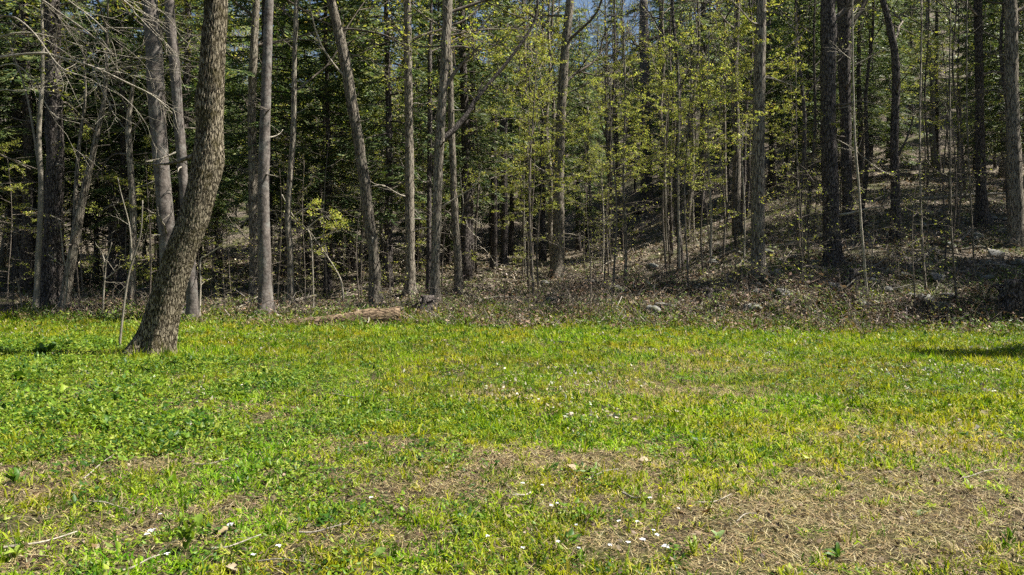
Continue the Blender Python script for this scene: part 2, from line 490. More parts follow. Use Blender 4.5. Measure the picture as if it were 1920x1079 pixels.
def leaf_spray(mb, path, n_leaf, size, spreadr, cols=YOUNG, w=YOUNG_W, flat=0.5):
    """Young leaves around a twig path: bases near the twig, blades near level and a little drooping."""
    L = len(path)
    u = rng.random(n_leaf) ** 0.8 * (L - 1)
    k = np.minimum(u.astype(int), L - 2); f = (u - k)[:, None]
    base = path[k] * (1 - f) + path[k + 1] * f
    base = base + rng.standard_normal((n_leaf, 3)) * np.array([spreadr, spreadr, spreadr * 0.35])
    az = rng.random(n_leaf) * 2 * math.pi
    el = rng.normal(-0.35, flat, n_leaf)
    d = np.stack([np.cos(az) * np.cos(el), np.sin(az) * np.cos(el), np.sin(el)], 1)
    s = unit(np.cross(d, np.array([0, 0, 1.0]) + rng.standard_normal((n_leaf, 3)) * 0.45))
    ln = size * (0.6 + 0.8 * rng.random(n_leaf))
    mb.kites(base, d, s, ln, ln * 0.62, mixcol(cols, w, n_leaf), bend=-0.12)

def grow(mb_wood, mb_leaf, start, d, length, rad, depth, rr, wob=0.13, up=0.03, leaf=0, size=0.07, spreadr=0.1, kids=(4, 6), ang=0.8, flatten=0.0, min_sides=3):
    n = max(4, int(5 + depth * 1.5))
    path = wander(start, d, length, n, wob, up, rr)
    mb_wood.tube(path, np.linspace(rad, max(0.0025, rad * 0.3), n), max(min_sides, 3 + depth), cap=False)
    if depth == 0:
        if leaf and mb_leaf is not None:
            leaf_spray(mb_leaf, path, leaf, size, spreadr)
        return
    for k in range(rr.randint(*kids)):
        u = rr.uniform(0.25, 1.0)
        idx = min(int(u * (n - 1)), n - 2)
        p = path[idx]
        t = path[idx + 1] - path[idx]; t /= np.linalg.norm(t)
        side = np.array([rr.gauss(0, 1), rr.gauss(0, 1), rr.gauss(0, 1) * (1 - flatten)])
        side -= t * side.dot(t); side /= np.linalg.norm(side) + 1e-6
        nd = t * math.cos(ang) + side * math.sin(ang)
        grow(mb_wood, mb_leaf, p, nd, length * rr.uniform(0.35, 0.65), rad * rr.uniform(0.4, 0.6), depth - 1, rr, wob, up, leaf, size, spreadr, kids, ang, flatten, min_sides)

NEEDLE = [(0.05, 0.085, 0.033), (0.10, 0.14, 0.046), (0.18, 0.215, 0.075), (0.28, 0.295, 0.12)]
NEEDLE_W = [4, 4, 2, 0.7]

def make_hemlock(H, crown0, rmax, rtr, nb, seed):
    """Conifer: straight tapering trunk, dead lower twigs, level drooping boughs of flat needle sprays."""
    rr = random.Random(seed)
    tr, cr, dt = MB(), MB(), MB()
    n = 16
    lean = (rr.gauss(0, 0.012), rr.gauss(0, 0.012))
    zs = np.linspace(-0.4, H, n)
    path = np.stack([lean[0] * zs + 0.05 * np.sin(zs * 0.6 + seed), lean[1] * zs + 0.05 * np.cos(zs * 0.5 + seed), zs], 1)
    tr.tube(path, rtr * (1 - 0.88 * np.clip(zs / H, 0, 1)) * (1 + 0.5 * np.exp(-np.clip(zs + .4, 0, None) * 2.2)), 9, 0.08, seed)
    at = lambda z: np.array([np.interp(z, zs, path[:, 0]), np.interp(z, zs, path[:, 1]), z])
    for k in range(int(34)):                                     # dead lower twigs
        z = rr.uniform(1.2, crown0 + 2.5); a = rr.uniform(0, 2 * math.pi)
        d = np.array([math.cos(a), math.sin(a), rr.uniform(-0.35, 0.25)])
        L = rr.uniform(0.5, 1.9)
        p = wander(at(z), d, L, 6, 0.2, -0.03, rr)
        dt.tube(p, np.linspace(0.024, 0.008, 6), 3, cap=False)
        for q_ in range(3):
            b = p[rr.randint(2, 4)]
            p2 = wander(b, d + np.array([rr.gauss(0, .8), rr.gauss(0, .8), rr.gauss(0, .3)]), L * 0.45, 4, 0.15, 0, rr)
            dt.tube(p2, np.linspace(0.013, 0.006, 4), 3, cap=False)
    for k in range(nb):
        u = (k + rr.random()) / nb
        z = crown0 + (H - crown0) * u
        a = k * 2.399 + rr.gauss(0, 0.4)
        prof = min(1.0, 0.45 + 1.8 * u) * (1 - u) ** 0.75
        L = max(0.35, rmax * prof * rr.uniform(0.65, 1.15))
        d = np.array([math.cos(a), math.sin(a), 0.28 - 0.35 * (1 - u)])
        m = 8
        bp = wander(at(z), d, L, m, 0.07, -0.06, rr)
        tr.tube(bp, np.linspace(0.012 + 0.012 * L, 0.004, m), 3, cap=False)
        # branchlets to both sides
        nbl = int(6 + L * 7)
        us = np.linspace(0.18, 1.0, nbl)
        idx = np.minimum((us * (m - 1)).astype(int), m - 2); f = (us * (m - 1) - idx)[:, None]
        base = bp[idx] * (1 - f) + bp[idx + 1] * f
        t = unit(bp[idx + 1] - bp[idx])
        lat = unit(np.cross(t, [0, 0, 1.0]))
        sgn = np.where(np.arange(nbl) % 2, 1.0, -1.0)[:, None]
        bl = (0.22 + 0.30 * L * (1.05 - us))[:, None] * (0.7 + 0.6 * rng.random((nbl, 1)))
        dirv = unit(lat * sgn + t * 0.75 + np.array([0, 0, -0.22]) + 0.12 * rng.standard_normal((nbl, 3)))
        per = 6
        for s in range(per):
            ff = (s + 0.5) / per
            b2 = base + dirv * bl * ff + np.array([0, 0, -0.10]) * (ff ** 2) * bl * 2
            sg = 1.0 if s % 2 else -1.0
            lat2 = unit(np.cross(dirv, [0, 0, 1.0]))
            d2 = unit(dirv * 0.9 + lat2 * sg * 0.75 + np.array([0, 0, -0.18]) + 0.22 * rng.standard_normal((nbl, 3)))
            side = unit(np.cross(d2, np.array([0, 0, 1.0]) + 0.4 * rng.standard_normal((nbl, 3))))
            ln = (0.20 + 0.20 * rng.random(nbl)) * (1.2 - 0.4 * ff)
            keep = rng.random(nbl) < 0.9
            cr.kites(b2[keep], d2[keep], side[keep], ln[keep], ln[keep] * 0.19, mixcol(NEEDLE, NEEDLE_W, int(keep.sum()), 0.18), bend=-0.12)
    return tr, cr, dt

def make_bare(H, rtr, seed, leaf=2, first=0.45, depth=3, kids=(3, 5), size=0.09):
    """Leafless spring tree: trunk, forking limbs, fine twigs carrying a few opening leaves."""
    rr = random.Random(seed)
    tr, tw = MB(), MB()
    n = 14
    zs = np.linspace(-0.4, H, n)
    path = np.stack([0.25 * np.sin(zs * 0.22 + seed) + rr.gauss(0, .02) * zs, 0.25 * np.cos(zs * 0.19 + seed * 2) + rr.gauss(0, .02) * zs, zs], 1)
    path[:, 0] += 0.10 * np.sin(zs * 0.95 + seed * 3); path[:, 1] += 0.08 * np.cos(zs * 1.1 + seed)
    path[:, :2] -= path[0, :2]
    tr.tube(path, rtr * (1 - 0.8 * np.clip(zs / H, 0, 1)) * (1 + 0.45 * np.exp(-np.clip(zs + .4, 0, None) * 2.2)), 9, 0.08, seed)
    for k in range(13):
        u = first + (1 - first) * (k + rr.random()) / 13
        z = H * u
        p = np.array([np.interp(z, zs, path[:, 0]), np.interp(z, zs, path[:, 1]), z])
        a = k * 2.4 + rr.gauss(0, 0.5)
        d = np.array([math.cos(a), math.sin(a), rr.uniform(0.4, 1.3)])
        grow(tr, tw, p, d, H * 0.30 * (1.15 - 0.6 * u) * rr.uniform(0.7, 1.2), rtr * 0.32 * (1.2 - u * 0.7), depth - 1, rr, 0.12, 0.05, leaf, size, 0.12, kids, 0.65)
    return tr, tw

def make_sapling(H, rtr, rmax, seed, nleaf=10, z0=0.2, size=0.062, nb=13):
    """Understorey sapling: thin wavy stem with level tiers of twigs in young leaf."""
    rr = random.Random(seed)
    tr, cr = MB(), MB()
    n = 14
    zs = np.linspace(-0.2, H, n)
    path = np.stack([0.10 * np.sin(zs * 0.9 + seed) + 0.02 * zs * math.sin(seed), 0.10 * np.cos(zs * 0.8 + seed) + 0.02 * zs * math.cos(seed), zs], 1)
    path[:, :2] -= path[0, :2]
    tr.tube(path, np.linspace(rtr, rtr * 0.2, n), 6)
    for k in range(nb):
        u = z0 + (1 - z0) * (k + rr.random()) / nb
        z = H * u
        p = np.array([np.interp(z, zs, path[:, 0]), np.interp(z, zs, path[:, 1]), z])
        a = k * 2.4 + rr.gauss(0, 0.4)
        d = np.array([math.cos(a), math.sin(a), rr.uniform(0.0, 0.5)])
        L = rmax * (1.15 - 0.75 * u) * rr.uniform(0.6, 1.2)
        grow(tr, cr, p, d, L, 0.006 + rtr * 0.25 * (1 - 0.6 * u), 2, rr, 0.15, 0.0, nleaf, size, 0.035, (3, 4), 0.75, 0.9)
    return tr, cr

def proto(name, wood, bark, leafm, crown_name='crown', trunk_name='trunk', dead=None):
    """The first of a kind: an Empty with trunk and crown; copies share the meshes."""
    root = empty(name)
    a = wood[0].build(trunk_name, M[bark], root)
    b = wood[1].build(crown_name, M[leafm], root, smooth=False)
    PARTS[root.name] = [a, b]
    if trunk_name != 'trunk': a['kind'] = 'stuff'
    if len(wood) > 2:
        c = wood[2].build('dead_twig', M['bark_stem'], root); c['kind'] = 'stuff'
        PARTS[root.name].append(c)
    return root

def place(root, used, loc, rz, sc):
    if root.name not in used:
        used.add(root.name)
        root.location = loc; root.rotation_euler = (0, 0, rz)
        root.scale = (sc, sc, sc) if not hasattr(sc, '__len__') else sc
        return root
    return copy_thing(root, loc, rz, sc)
USED = set()

HEROES = []
# ------------------------------------------------------------------ the large trees of the wood's edge, traced trunk by trunk
def big_tree(name, label, base, ups, widths, bark, H=17.0, sides=14, limbs=7, low=(), crown=True, rough=0.10, first=9.0, flare=0.5, seed=1, depth_tilt=0.0, leaf=9, group=None, relief=0.0, bumps=(), flare_left=0.0, leaf_size=0.12, stubs=6):
    """base: pixel of the foot. ups: pixels up the trunk. widths: trunk widths in pixels, foot first."""
    rr = random.Random(seed)
    g = ground_at(*base)
    d = g.y
    pts = [Vector((g.x, d, g.z - 0.35)), g]
    for k, (px, py) in enumerate(ups):
        pts.append(pt(px, py, d + depth_tilt * (k + 1)))
    top, prev = pts[-1], pts[-2]
    dirv = (top - prev).normalized()
    if top.z < H:
        steps = 3
        for k in range(steps):
            dirv = (dirv + Vector((rr.gauss(0, .05), rr.gauss(0, .05), 0.12))).normalized()
            pts.append(pts[-1] + dirv * ((H - top.z) / steps))
    wid = [widths[0]] + list(widths)
    rad = [w / 2 / FPX * d for w in wid]
    while len(rad) < len(pts):
        rad.append(rad[-1] * 0.68)
    n = 240 if relief else 60
    path = smooth_path(pts, n)
    rd = np.interp(np.linspace(0, len(pts) - 1, n), np.arange(len(pts)), rad[:len(pts)])
    hgt = path[:, 2] - g.z
    rd = rd * (1 + flare * np.exp(-np.clip(hgt, 0, None) * 3.0))
    HEROES.append((base[0], d, widths[0]))
    for (ux, uy) in ups: HEROES.append((ux, d, widths[0]))
    root = empty(name, g)
    loc = np.array(tuple(g))
    mb = MB()
    a = np.linspace(0, 2 * math.pi, sides, endpoint=False)[None]
    ph = rr.random() * 6
    lobes = rd[:, None] * flare * np.exp(-np.clip(hgt, 0, None) * 2.6)[:, None] * (0.45 * np.cos(5 * a + ph) + 0.25 * np.cos(3 * a + 2 * ph) + (flare_left * np.clip(np.cos(a - math.pi / 2), 0, 1) ** 2 if flare_left else 0.0))
    if relief:
        Lr = np.concatenate([[0], np.cumsum(np.linalg.norm(np.diff(path, axis=0), axis=1))])[:, None]
        wob = lambda s_: 1.5 * (fbm(np.cos(a) * 1.7 + 5 + 0 * Lr, np.sin(a) * 1.7 + Lr * 2.1, s_, 3) - 0.5)
        u = a / (2 * math.pi) * 30
        tri = lambda v: np.abs((v % 1.0) - 0.5) * 2
        ridge = np.minimum(tri(u + Lr * 3.0 + wob(3)), tri(u - Lr * 3.0 + wob(8)))
        lump = fbm(np.cos(a) * 1.1 + 9 + 0 * Lr, np.sin(a) * 1.1 + Lr * 0.8, 41, 3) - 0.5
        disp = relief * (np.clip(ridge * 2.2, 0, 1) - 0.6) + 0.10 * rd[:, None] * lump * 2
        for (bz, ba, bh, bs) in bumps:                     # burls and swellings
            disp = disp + bh * np.exp(-((Lr - bz) / bs) ** 2) * np.clip(np.cos(a - ba), 0, 1) ** 2
        mb.tube(path - loc, rd, sides, 0, seed, disp=disp + lobes)
    else:
        mb.tube(path - loc, rd, sides, rough, seed, disp=lobes)
    mb.build('trunk', M[bark], root)
    cr = MB()
    zmin, zmax = max(first, 1), path[-1][2]
    for k in range(limbs):
        z = zmin + (zmax - zmin) * (k + rr.random()) / limbs
        i = int(np.searchsorted(path[:, 2], z)); i = min(i, n - 2)
        a = k * 2.4 + rr.random()
        wd = MB()
        grow(wd, cr, path[i] - loc, (math.cos(a), math.sin(a), rr.uniform(.3, .9)), (H - z) * 0.28 + rr.uniform(1.8, 3.2), max(0.03, rd[i] * 0.4), 2, rr, 0.12, 0.04, leaf, leaf_size, 0.2, (4, 6), 0.7)
        wd.build('branch', M['bark_twig'], root)
    for k in range(stubs):                                 # broken stubs and dead twigs
        z = rr.uniform(1.6, 9.0) + g.z
        i = min(int(np.searchsorted(path[:, 2], z)), n - 2)
        an = rr.uniform(0, 6.283)
        sb = MB()
        dv = np.array([math.cos(an), math.sin(an), rr.uniform(-.3, .5)])
        L = rr.choice([0.25, 0.4, 0.9, 1.5])
        bp = wander(path[i] - loc + dv * rd[i] * .6, dv, L + rd[i] * .5, 6, .16, .0, rr)
        sb.tube(bp, np.linspace(rd[i] * rr.uniform(.10, .2) + .008, .007, 6), 5)
        if L > .6:
            for q_ in range(3):
                sb.tube(wander(bp[rr.randint(2, 4)], dv + np.array([rr.gauss(0, .7), rr.gauss(0, .7), rr.gauss(0, .4)]), L * .5, 5, .2, 0, rr), np.linspace(.011, .005, 5), 3)
        sb.build('branch_stub', M['bark_stem' if k % 2 else 'bark_twig'], root)
    for spec in low:                                       # traced low branches: pixel path, width, twigs, leaves
        px, w, tw, lf = spec[:4]
        dd = spec[4] if len(spec) > 4 else 0.0
        P = [pt(x, y, d + dd * q_ / max(1, len(px) - 1)) for q_, (x, y) in enumerate(px)]
        bp = smooth_path(P, 5 + 3 * len(P)) - loc
        wd = MB()
        r0 = w / 2 / FPX * d
        wd.tube(bp, np.linspace(r0, max(0.004, r0 * 0.35), len(bp)), 7)
        for q_ in range(tw):
            i = rr.randint(len(bp) // 4, len(bp) - 2)
            t = bp[i + 1] - bp[i]; t = t / np.linalg.norm(t)
            nd = t + np.array([rr.gauss(0, .5), rr.gauss(0, .5), rr.gauss(0, .4)])
            grow(wd, cr, bp[i], nd, rr.uniform(0.5, 1.3), r0 * 0.3, 1, rr, 0.14, 0.0, lf, 0.075, 0.08, (3, 5), 0.7, 0.4)
        wd.build('branch', M[spec[5] if len(spec) > 5 else 'bark_twig'], root)
    if cr.n:
        cr.build('crown', M['young'], root, smooth=False)
    tag(root, label, 'tree', group)
    return root, g, path, rd

# leaning tree standing in the grass
big_tree('leaning_tree', 'thick leaning tree with ridged sunlit bark standing alone in the grass', (290, 668),
         [(299, 623), (319, 540), (340, 473), (365, 407), (381, 340), (391, 267), (396, 200), (398, 133), (401, 67), (405, 0)],
         [60, 56, 53, 54, 53, 51, 47, 44, 44, 42, 40], 'bark_lean', H=15, sides=88, relief=0.024, flare=0.36, flare_left=1.6, limbs=6, first=8.2, seed=11,
         stubs=1, bumps=((3.9, -1.3, 0.05, 0.35), (4.9, 1.9, 0.06, 0.3)), leaf=3)
big_tree('dark_pine_tree', 'straight trunk with dark plated bark, beside the tree with two stems', (94, 578),
         [(97, 500), (101, 400), (103, 300), (101, 200), (98, 100), (97, 0)], [37, 34, 31, 30, 29, 29, 28], 'bark_dark', H=20, seed=12, rough=0.14,
         low=[([(104, 150), (125, 140), (130, 130)], 5, 2, 0), ([(98, 75), (80, 68), (40, 70), (5, 66)], 4, 4, 4), ([(112, 330), (135, 322), (160, 330)], 3, 3, 0),
              ([(108, 222), (60, 228), (20, 222)], 3, 3, 0), ([(108, 220), (140, 222), (165, 215)], 3, 3, 0)])
big_tree('spotted_trunk_tree', 'tall straight trunk with spotted greyish bark rising behind the leaning tree', (322, 592),
         [(316, 480), (308, 380), (302, 300), (294, 200), (287, 67), (281, 0)], [34, 30, 28, 28, 30, 29, 27], 'bark_smooth', H=20, seed=13,
         low=[([(296, 110), (300, 70), (315, 30), (325, -10)], 10, 2, 0), ([(290, 60), (287, 20), (292, -10)], 6, 0, 0), ([(300, 145), (325, 125), (350, 112)], 4, 3, 0),
              ([(305, 215), (330, 215), (360, 225)], 3, 4, 0)])
big_tree('slim_smooth_tree', 'slim smooth grey trunk just to the right of the spotted trunk, bowing gently', (361, 604),
         [(360, 540), (352, 440), (345, 350), (338, 267), (328, 133), (322, 67), (318, 0)], [21, 20, 19, 18, 18, 18, 17, 17], 'bark_smooth', H=17, seed=14,
         low=[([(333, 85), (350, 75), (372, 66), (420, 70)], 4, 4, 3)])
big_tree('grey_column_tree', 'smooth grey trunk, bare to the top, standing at the left end of the fallen log', (498, 594),
         [(496, 500), (494, 400), (494, 340), (496, 267), (500, 133), (505, 0)], [25, 23, 23, 22, 20, 18, 16], 'bark_smooth', H=18, seed=15)
big_tree('tilted_tree', 'shaggy trunk tilting to the left as it rises behind the fallen log', (703, 572),
         [(701, 480), (690, 400), (683, 340), (672, 267), (656, 170), (640, 80), (620, 0)], [22, 20, 20, 19, 20, 20, 19, 17], 'bark_grey', H=17, seed=16, rough=0.2,
         low=[([(636, 60), (660, 55), (720, 66), (760, 85), (800, 90)], 5, 5, 5), ([(652, 150), (625, 120), (600, 80), (585, 30), (580, -10)], 5, 1, 0, -1.0, 'bark_stem'),
              ([(645, 100), (690, 110), (735, 130)], 3, 5, 6)])
big_tree('straight_pale_tree', 'straight pole-like trunk lit on its right, first of the cluster right of the tilted tree', (770, 556),
         [(769, 480), (768, 360), (767, 250), (765, 120), (763, 0)], [20, 18, 17, 16, 15, 14], 'bark_grey', H=17, seed=17,
         low=[([(766, 85), (745, 55), (728, 25)], 5, 3, 4), ([(768, 260), (740, 240), (710, 235)], 3, 4, 8), ([(769, 190), (800, 175), (840, 150)], 3, 4, 6)])
big_tree('slender_pole_tree', 'narrow dark pole pressed against the forked trunk', (804, 548), [(804, 450), (805, 340), (806, 200), (806, 100)], [10, 9, 9, 9, 8], 'bark_dark', H=13, seed=18, limbs=4)
big_tree('forked_tree', 'forked trunk with one heavy limb bending up to the right', (815, 570),
         [(817, 480), (819, 380), (824, 270), (829, 190), (835, 100), (839, 0)], [18, 18, 18, 18, 16, 18, 18], 'bark_grey', H=17, seed=19, rough=0.14,
         low=[([(824, 265), (850, 245), (875, 215), (890, 190), (915, 160), (960, 105), (1000, 45), (1010, -10)], 12, 5, 6, 1.0, 'bark_dark'),
              ([(835, 165), (850, 140), (868, 118), (900, 85)], 9, 4, 5), ([(838, 90), (870, 88), (910, 95), (960, 60)], 5, 5, 6),
              ([(826, 240), (815, 225), (800, 230), (785, 222)], 4, 3, 0), ([(836, 85), (812, 88), (770, 88)], 5, 3, 5)])
big_tree('pale_curved_tree', 'pale trunk with a slight curve, last of the cluster beside the forked tree', (861, 559),
         [(858, 480), (853, 400), (850, 330), (846, 230), (844, 130), (840, 60), (838, 0)], [16, 15, 14, 13, 12, 11, 11, 10], 'bark_grey', H=15, seed=20,
         low=[([(858, 440), (866, 410), (869, 385), (865, 350), (862, 315)], 3, 2, 2, 0, 'bark_stem'), ([(868, 385), (890, 372), (920, 365), (945, 352)], 3, 3, 8)])
big_tree('split_bark_tree', 'trunk with peeling vertical bark in the middle of the wood, rising through yellow-green leaves', (1045, 522),
         [(1047, 440), (1047, 340), (1050, 267), (1054, 180), (1060, 90), (1069, 0)], [26, 22, 20, 18, 17, 17, 16], 'bark_grey', H=18, seed=21,
         low=[([(1064, 32), (1040, 30), (1000, 32), (960, 60), (930, 80)], 5, 5, 5), ([(1047, 330), (1020, 300), (990, 285)], 3, 4, 8), ([(1050, 230), (1080, 200), (1120, 190)], 3, 5, 9)])
big_tree('tall_grey_column_tree', 'tall straight grey-brown trunk on the slope, first large one right of the leafy saplings', (1423, 522),
         [(1421, 440), (1421, 340), (1422, 250), (1425, 130), (1428, 0)], [28, 25, 24, 22, 20, 17], 'bark_grey', H=19, seed=22,
         low=[([(1425, 45), (1410, 42), (1390, 20), (1365, -8)], 4, 2, 0, -1.0, 'bark_stem'), ([(1422, 190), (1395, 170), (1360, 160)], 3, 4, 8)])
big_tree('thick_slope_tree', 'thickest trunk on the slope, brown bark, right of the tall grey-brown column', (1562, 503),
         [(1560, 440), (1556, 340), (1553, 250), (1552, 130), (1554, 60), (1554, 0)], [33, 29, 29, 28, 29, 28, 27], 'bark_dark', H=19, seed=23, rough=0.14,
         low=[([(1568, 205), (1590, 200), (1612, 190), (1640, 195)], 3, 3, 0, -0.5, 'bark_stem'), ([(1540, 205), (1520, 212), (1495, 205)], 3, 3, 0), ([(1540, 140), (1527, 155)], 6, 0, 0)])
big_tree('hidden_twin_tree', 'dark trunk half hidden directly behind the thickest trunk on the slope', (1590, 440),
         [(1588, 340), (1585, 200), (1583, 100), (1583, 0)], [20, 18, 20, 24, 26], 'bark_dark', H=22, seed=24)
big_tree('frame_edge_tree', 'greyish trunk on the stony slope, the large one farthest to the right', (1908, 462),
         [(1905, 400), (1903, 340), (1899, 230), (1896, 130), (1894, 0)], [28, 26, 25, 23, 22, 21], 'bark_grey', H=18, seed=25,
         low=[([(1898, 70), (1912, 60), (1930, 45)], 5, 2, 0), ([(1890, 180), (1860, 170), (1830, 178)], 3, 4, 0)])
big_tree('dark_slope_tree', 'dark trunk on the slope just left of the large tree farthest to the right', (1842, 420),
         [(1839, 340), (1837, 230), (1836, 120), (1834, 0)], [23, 18, 15, 14, 13], 'bark_dark', H=20, seed=26)
big_tree('shadowed_slope_tree', 'dark shadowed trunk among bare saplings between the thick and dark slope trees', (1679, 450),
         [(1679, 360), (1677, 260), (1680, 130), (1668, 50), (1655, 0)], [18, 16, 15, 14, 12, 11], 'bark_dark', H=18, seed=27,
         low=[([(1679, 300), (1700, 260), (1712, 220), (1710, 195)], 5, 4, 0), ([(1679, 330), (1650, 320), (1600, 280), (1570, 262)], 4, 4, 0, -2.0, 'bark_stem'), ([(1680, 180), (1668, 165), (1670, 150)], 4, 4, 0)])
big_tree('thick_back_tree', 'thick dark trunk up the slope behind the leafy saplings', (1212, 393), [(1212, 320), (1210, 200), (1208, 80), (1207, 0)], [28, 22, 19, 17, 15], 'bark_dark', H=24, seed=28)
big_tree('two_stemmed_tree', 'slanting trunk that splits into two stems next to the dark plated trunk', (120, 584),
         [(132, 500), (141, 450), (152, 390), (164, 335), (180, 260), (195, 190), (200, 120)], [17, 17, 18, 14, 12, 10, 8, 6], 'bark_grey', H=11, seed=29, limbs=4, first=6,
         low=[([(139, 460), (141, 400), (143, 340), (150, 260), (160, 180), (155, 90)], 10, 3, 0, 0.6, 'bark_grey')])
big_tree('whitish_birch_tree', 'slim whitish trunk standing at the far left, close by the dark plated trunk', (68, 582),
         [(71, 500), (75, 420), (77, 350), (73, 250), (79, 160), (80, 80)], [10, 10, 10, 9, 8, 7, 6], 'bark_stem', H=11, seed=30, limbs=4,
         low=[([(75, 330), (60, 230), (45, 160), (20, 90)], 5, 3, 3, 0, 'bark_stem')])
big_tree('dead_topped_tree', 'thin trunk with crooked dead branches, between the two-stemmed tree and the leaning tree', (246, 580),
         [(249, 500), (250, 400), (245, 320), (241, 260), (243, 210), (250, 160), (262, 110)], [13, 12, 12, 12, 11, 9, 6, 3], 'bark_grey', H=9, seed=31, limbs=3,
         low=[([(245, 250), (262, 230), (290, 215), (312, 205)], 5, 4, 0), ([(243, 290), (215, 290), (190, 310)], 5, 3, 0), ([(242, 220), (232, 190), (225, 150), (228, 90)], 5, 4, 0)])
big_tree('small_trunk_tree', 'small brown trunk just right of the smooth grey trunk at the log', (545, 570), [(544, 480), (540, 400), (550, 250), (552, 120), (556, 0)], [12, 11, 11, 11, 9, 8], 'bark_grey', H=15, seed=32, limbs=5, first=6)
big_tree('shaded_back_tree', 'brown trunk half hidden behind the smooth grey trunk at the log', (478, 560), [(476, 450), (474, 320), (472, 200), (476, 90), (480, 0)], [20, 17, 16, 15, 14, 13], 'bark_grey', H=18, seed=33)
for px, py, w, nm in ((925, 505, 11, 'first'), (944, 500, 12, 'second')):
    big_tree('dark_twin_tree', 'dark straight trunk, %s of the close pair right of the pale curved tree' % nm, (px, py), [(px + 2, 400), (px + 1, 250), (px + 5, 120), (px + 4, 0)], [w + 2, w, w, w - 1, w - 2], 'bark_dark', H=22, seed=34 + w,
             group='close pair of dark trunks', low=[([(px, 300), (px + 22, 285), (px + 40, 270)], 3, 3, 2)])

# bare long-armed tree whose trunk stands just outside the picture
big_tree('long_armed_tree', 'bare pale branches reaching in over the dark plated trunk from the top left', (-75, 668),
         [(-70, 500), (-60, 300), (-52, 100), (-50, 0)], [40, 36, 34, 30, 28], 'bark_grey', H=12, seed=41, limbs=4, first=8,
         low=[([(-54, 90), (30, 62), (100, 70), (170, 92), (250, 108), (310, 110)], 3.2, 6, 0, 0.8, 'bark_stem'), ([(-50, 0), (60, -40), (140, 10), (190, 50), (214, 90), (222, 150)], 3.0, 6, 0, 1.0, 'bark_stem'), ([(-55, 150), (20, 120), (60, 150), (100, 215), (150, 232)], 2.8, 5, 0, 0.4, 'bark_stem'), ([(110, 107), (170, 140), (240, 190), (275, 235), (282, 262)], 2.4, 4, 0, 0.4, 'bark_stem'), ([(-50, -60), (180, -40), (300, 20), (340, 70), (372, 95)], 3.0, 5, 0, 0.8, 'bark_stem'),
              ([(-56, 128), (0, 108), (77, 100), (110, 107), (173, 125), (233, 153), (287, 180), (323, 213)], 6.1, 7, 0, 0.5, 'bark_stem'),
              ([(-52, 20), (20, -20), (78, 0), (110, 23), (160, 57), (187, 80), (220, 107)], 4.6, 7, 0, 0.6, 'bark_stem'),
              ([(-52, 40), (13, 30), (43, 43), (70, 70), (110, 123), (143, 140)], 4.1, 6, 0, -0.5, 'bark_stem'),
              ([(-50, -40), (120, -60), (230, 0), (257, 30), (290, 50)], 5.1, 6, 0, 0.6, 'bark_stem'),
              ([(173, 125), (187, 160), (200, 187), (220, 207)], 2.7, 3, 0, 0, 'bark_stem'),
              ([(173, 127), (197, 123), (240, 115)], 2.4, 4, 0, 0.3, 'bark_stem'),
              ([(233, 150), (262, 130), (290, 133), (333, 132), (370, 147)], 2.7, 5, 0, 0.3, 'bark_stem'),
              ([(-54, 200), (0, 170), (40, 172), (80, 160)], 3.1, 5, 3, 0.3, 'bark_stem')])

# ------------------------------------------------------------------ thin traced stems and saplings at the wood's edge
def stem_thing(name, label, base, paths, bark='bark_stem', leaf=0, twigs=2, seed=3, size=0.07, group=None):
    rr = random.Random(seed)
    g = ground_at(*base)
    root = empty(name, g)
    loc = np.array(tuple(g))
    cr = MB()
    for k, (px, w) in enumerate(paths):
        P = [pt(x, y, g.y) for (x, y) in px]
        if k == 0:
            P = [g - Vector((0, 0, .15)), g] + P
        bp = smooth_path(P, 6 + 3 * len(P)) - loc
        bp = bp + np.stack([np.zeros(len(bp)), 0.12 * np.sin(np.linspace(0, 4, len(bp)) + k) * np.linspace(0, 1, len(bp)), np.zeros(len(bp))], 1)
        wd = MB()
        r0 = w / 2 / FPX * g.y
        wd.tube(bp, np.linspace(r0, max(0.003, r0 * 0.4), len(bp)), 6)
        for q_ in range(twigs):
            i = rr.randint(len(bp) // 3, len(bp) - 2)
            t = bp[i + 1] - bp[i]; t /= np.linalg.norm(t)
            grow(wd, cr, bp[i], t * 0.5 + np.array([rr.gauss(0, .8), rr.gauss(0, .5), rr.gauss(.1, .3)]), rr.uniform(.3, .9), r0 * 0.35, 1, rr, 0.14, 0, leaf, size, 0.06, (3, 4), 0.7, 0.5)
        wd.build('stem' if k == 0 else 'branch', M[bark], root)
    if cr.n:
        cr.build('leaves_crown', M['young'], root, smooth=False)
    return tag(root, label, 'sapling', group)

stem_thing('sapling', 'bare pale forked sapling just left of the leaning tree', (223, 656), [([(230, 580), (238, 520), (247, 487), (260, 450), (267, 420), (272, 377)], 5), ([(245, 490), (245, 473), (242, 423), (233, 373), (227, 335)], 3.5)], seed=51, twigs=1)
stem_thing('sapling', 'short bare sapling with crossing twigs between the dead-topped and two-stemmed trees', (192, 590), [([(193, 545), (195, 520), (200, 490), (213, 455)], 4), ([(195, 525), (215, 510), (232, 500)], 3), ([(198, 500), (190, 470), (180, 455)], 2.5)], seed=52)
stem_thing('sapling', 'thin wavy bare stem in front of the two-stemmed tree', (115, 600), [([(123, 550), (124, 510), (117, 483), (113, 420), (100, 405)], 4)], seed=53, leaf=2)
stem_thing('sapling', 'short pale stem at the far left edge of the wood', (40, 585), [([(36, 550), (33, 518)], 3.5)], seed=54)
stem_thing('sapling', 'thin pale stem leaning against the trunk right of the leaning tree', (373, 604), [([(375, 540), (374, 490), (385, 480), (410, 465), (425, 455)], 4)], seed=55, leaf=2)
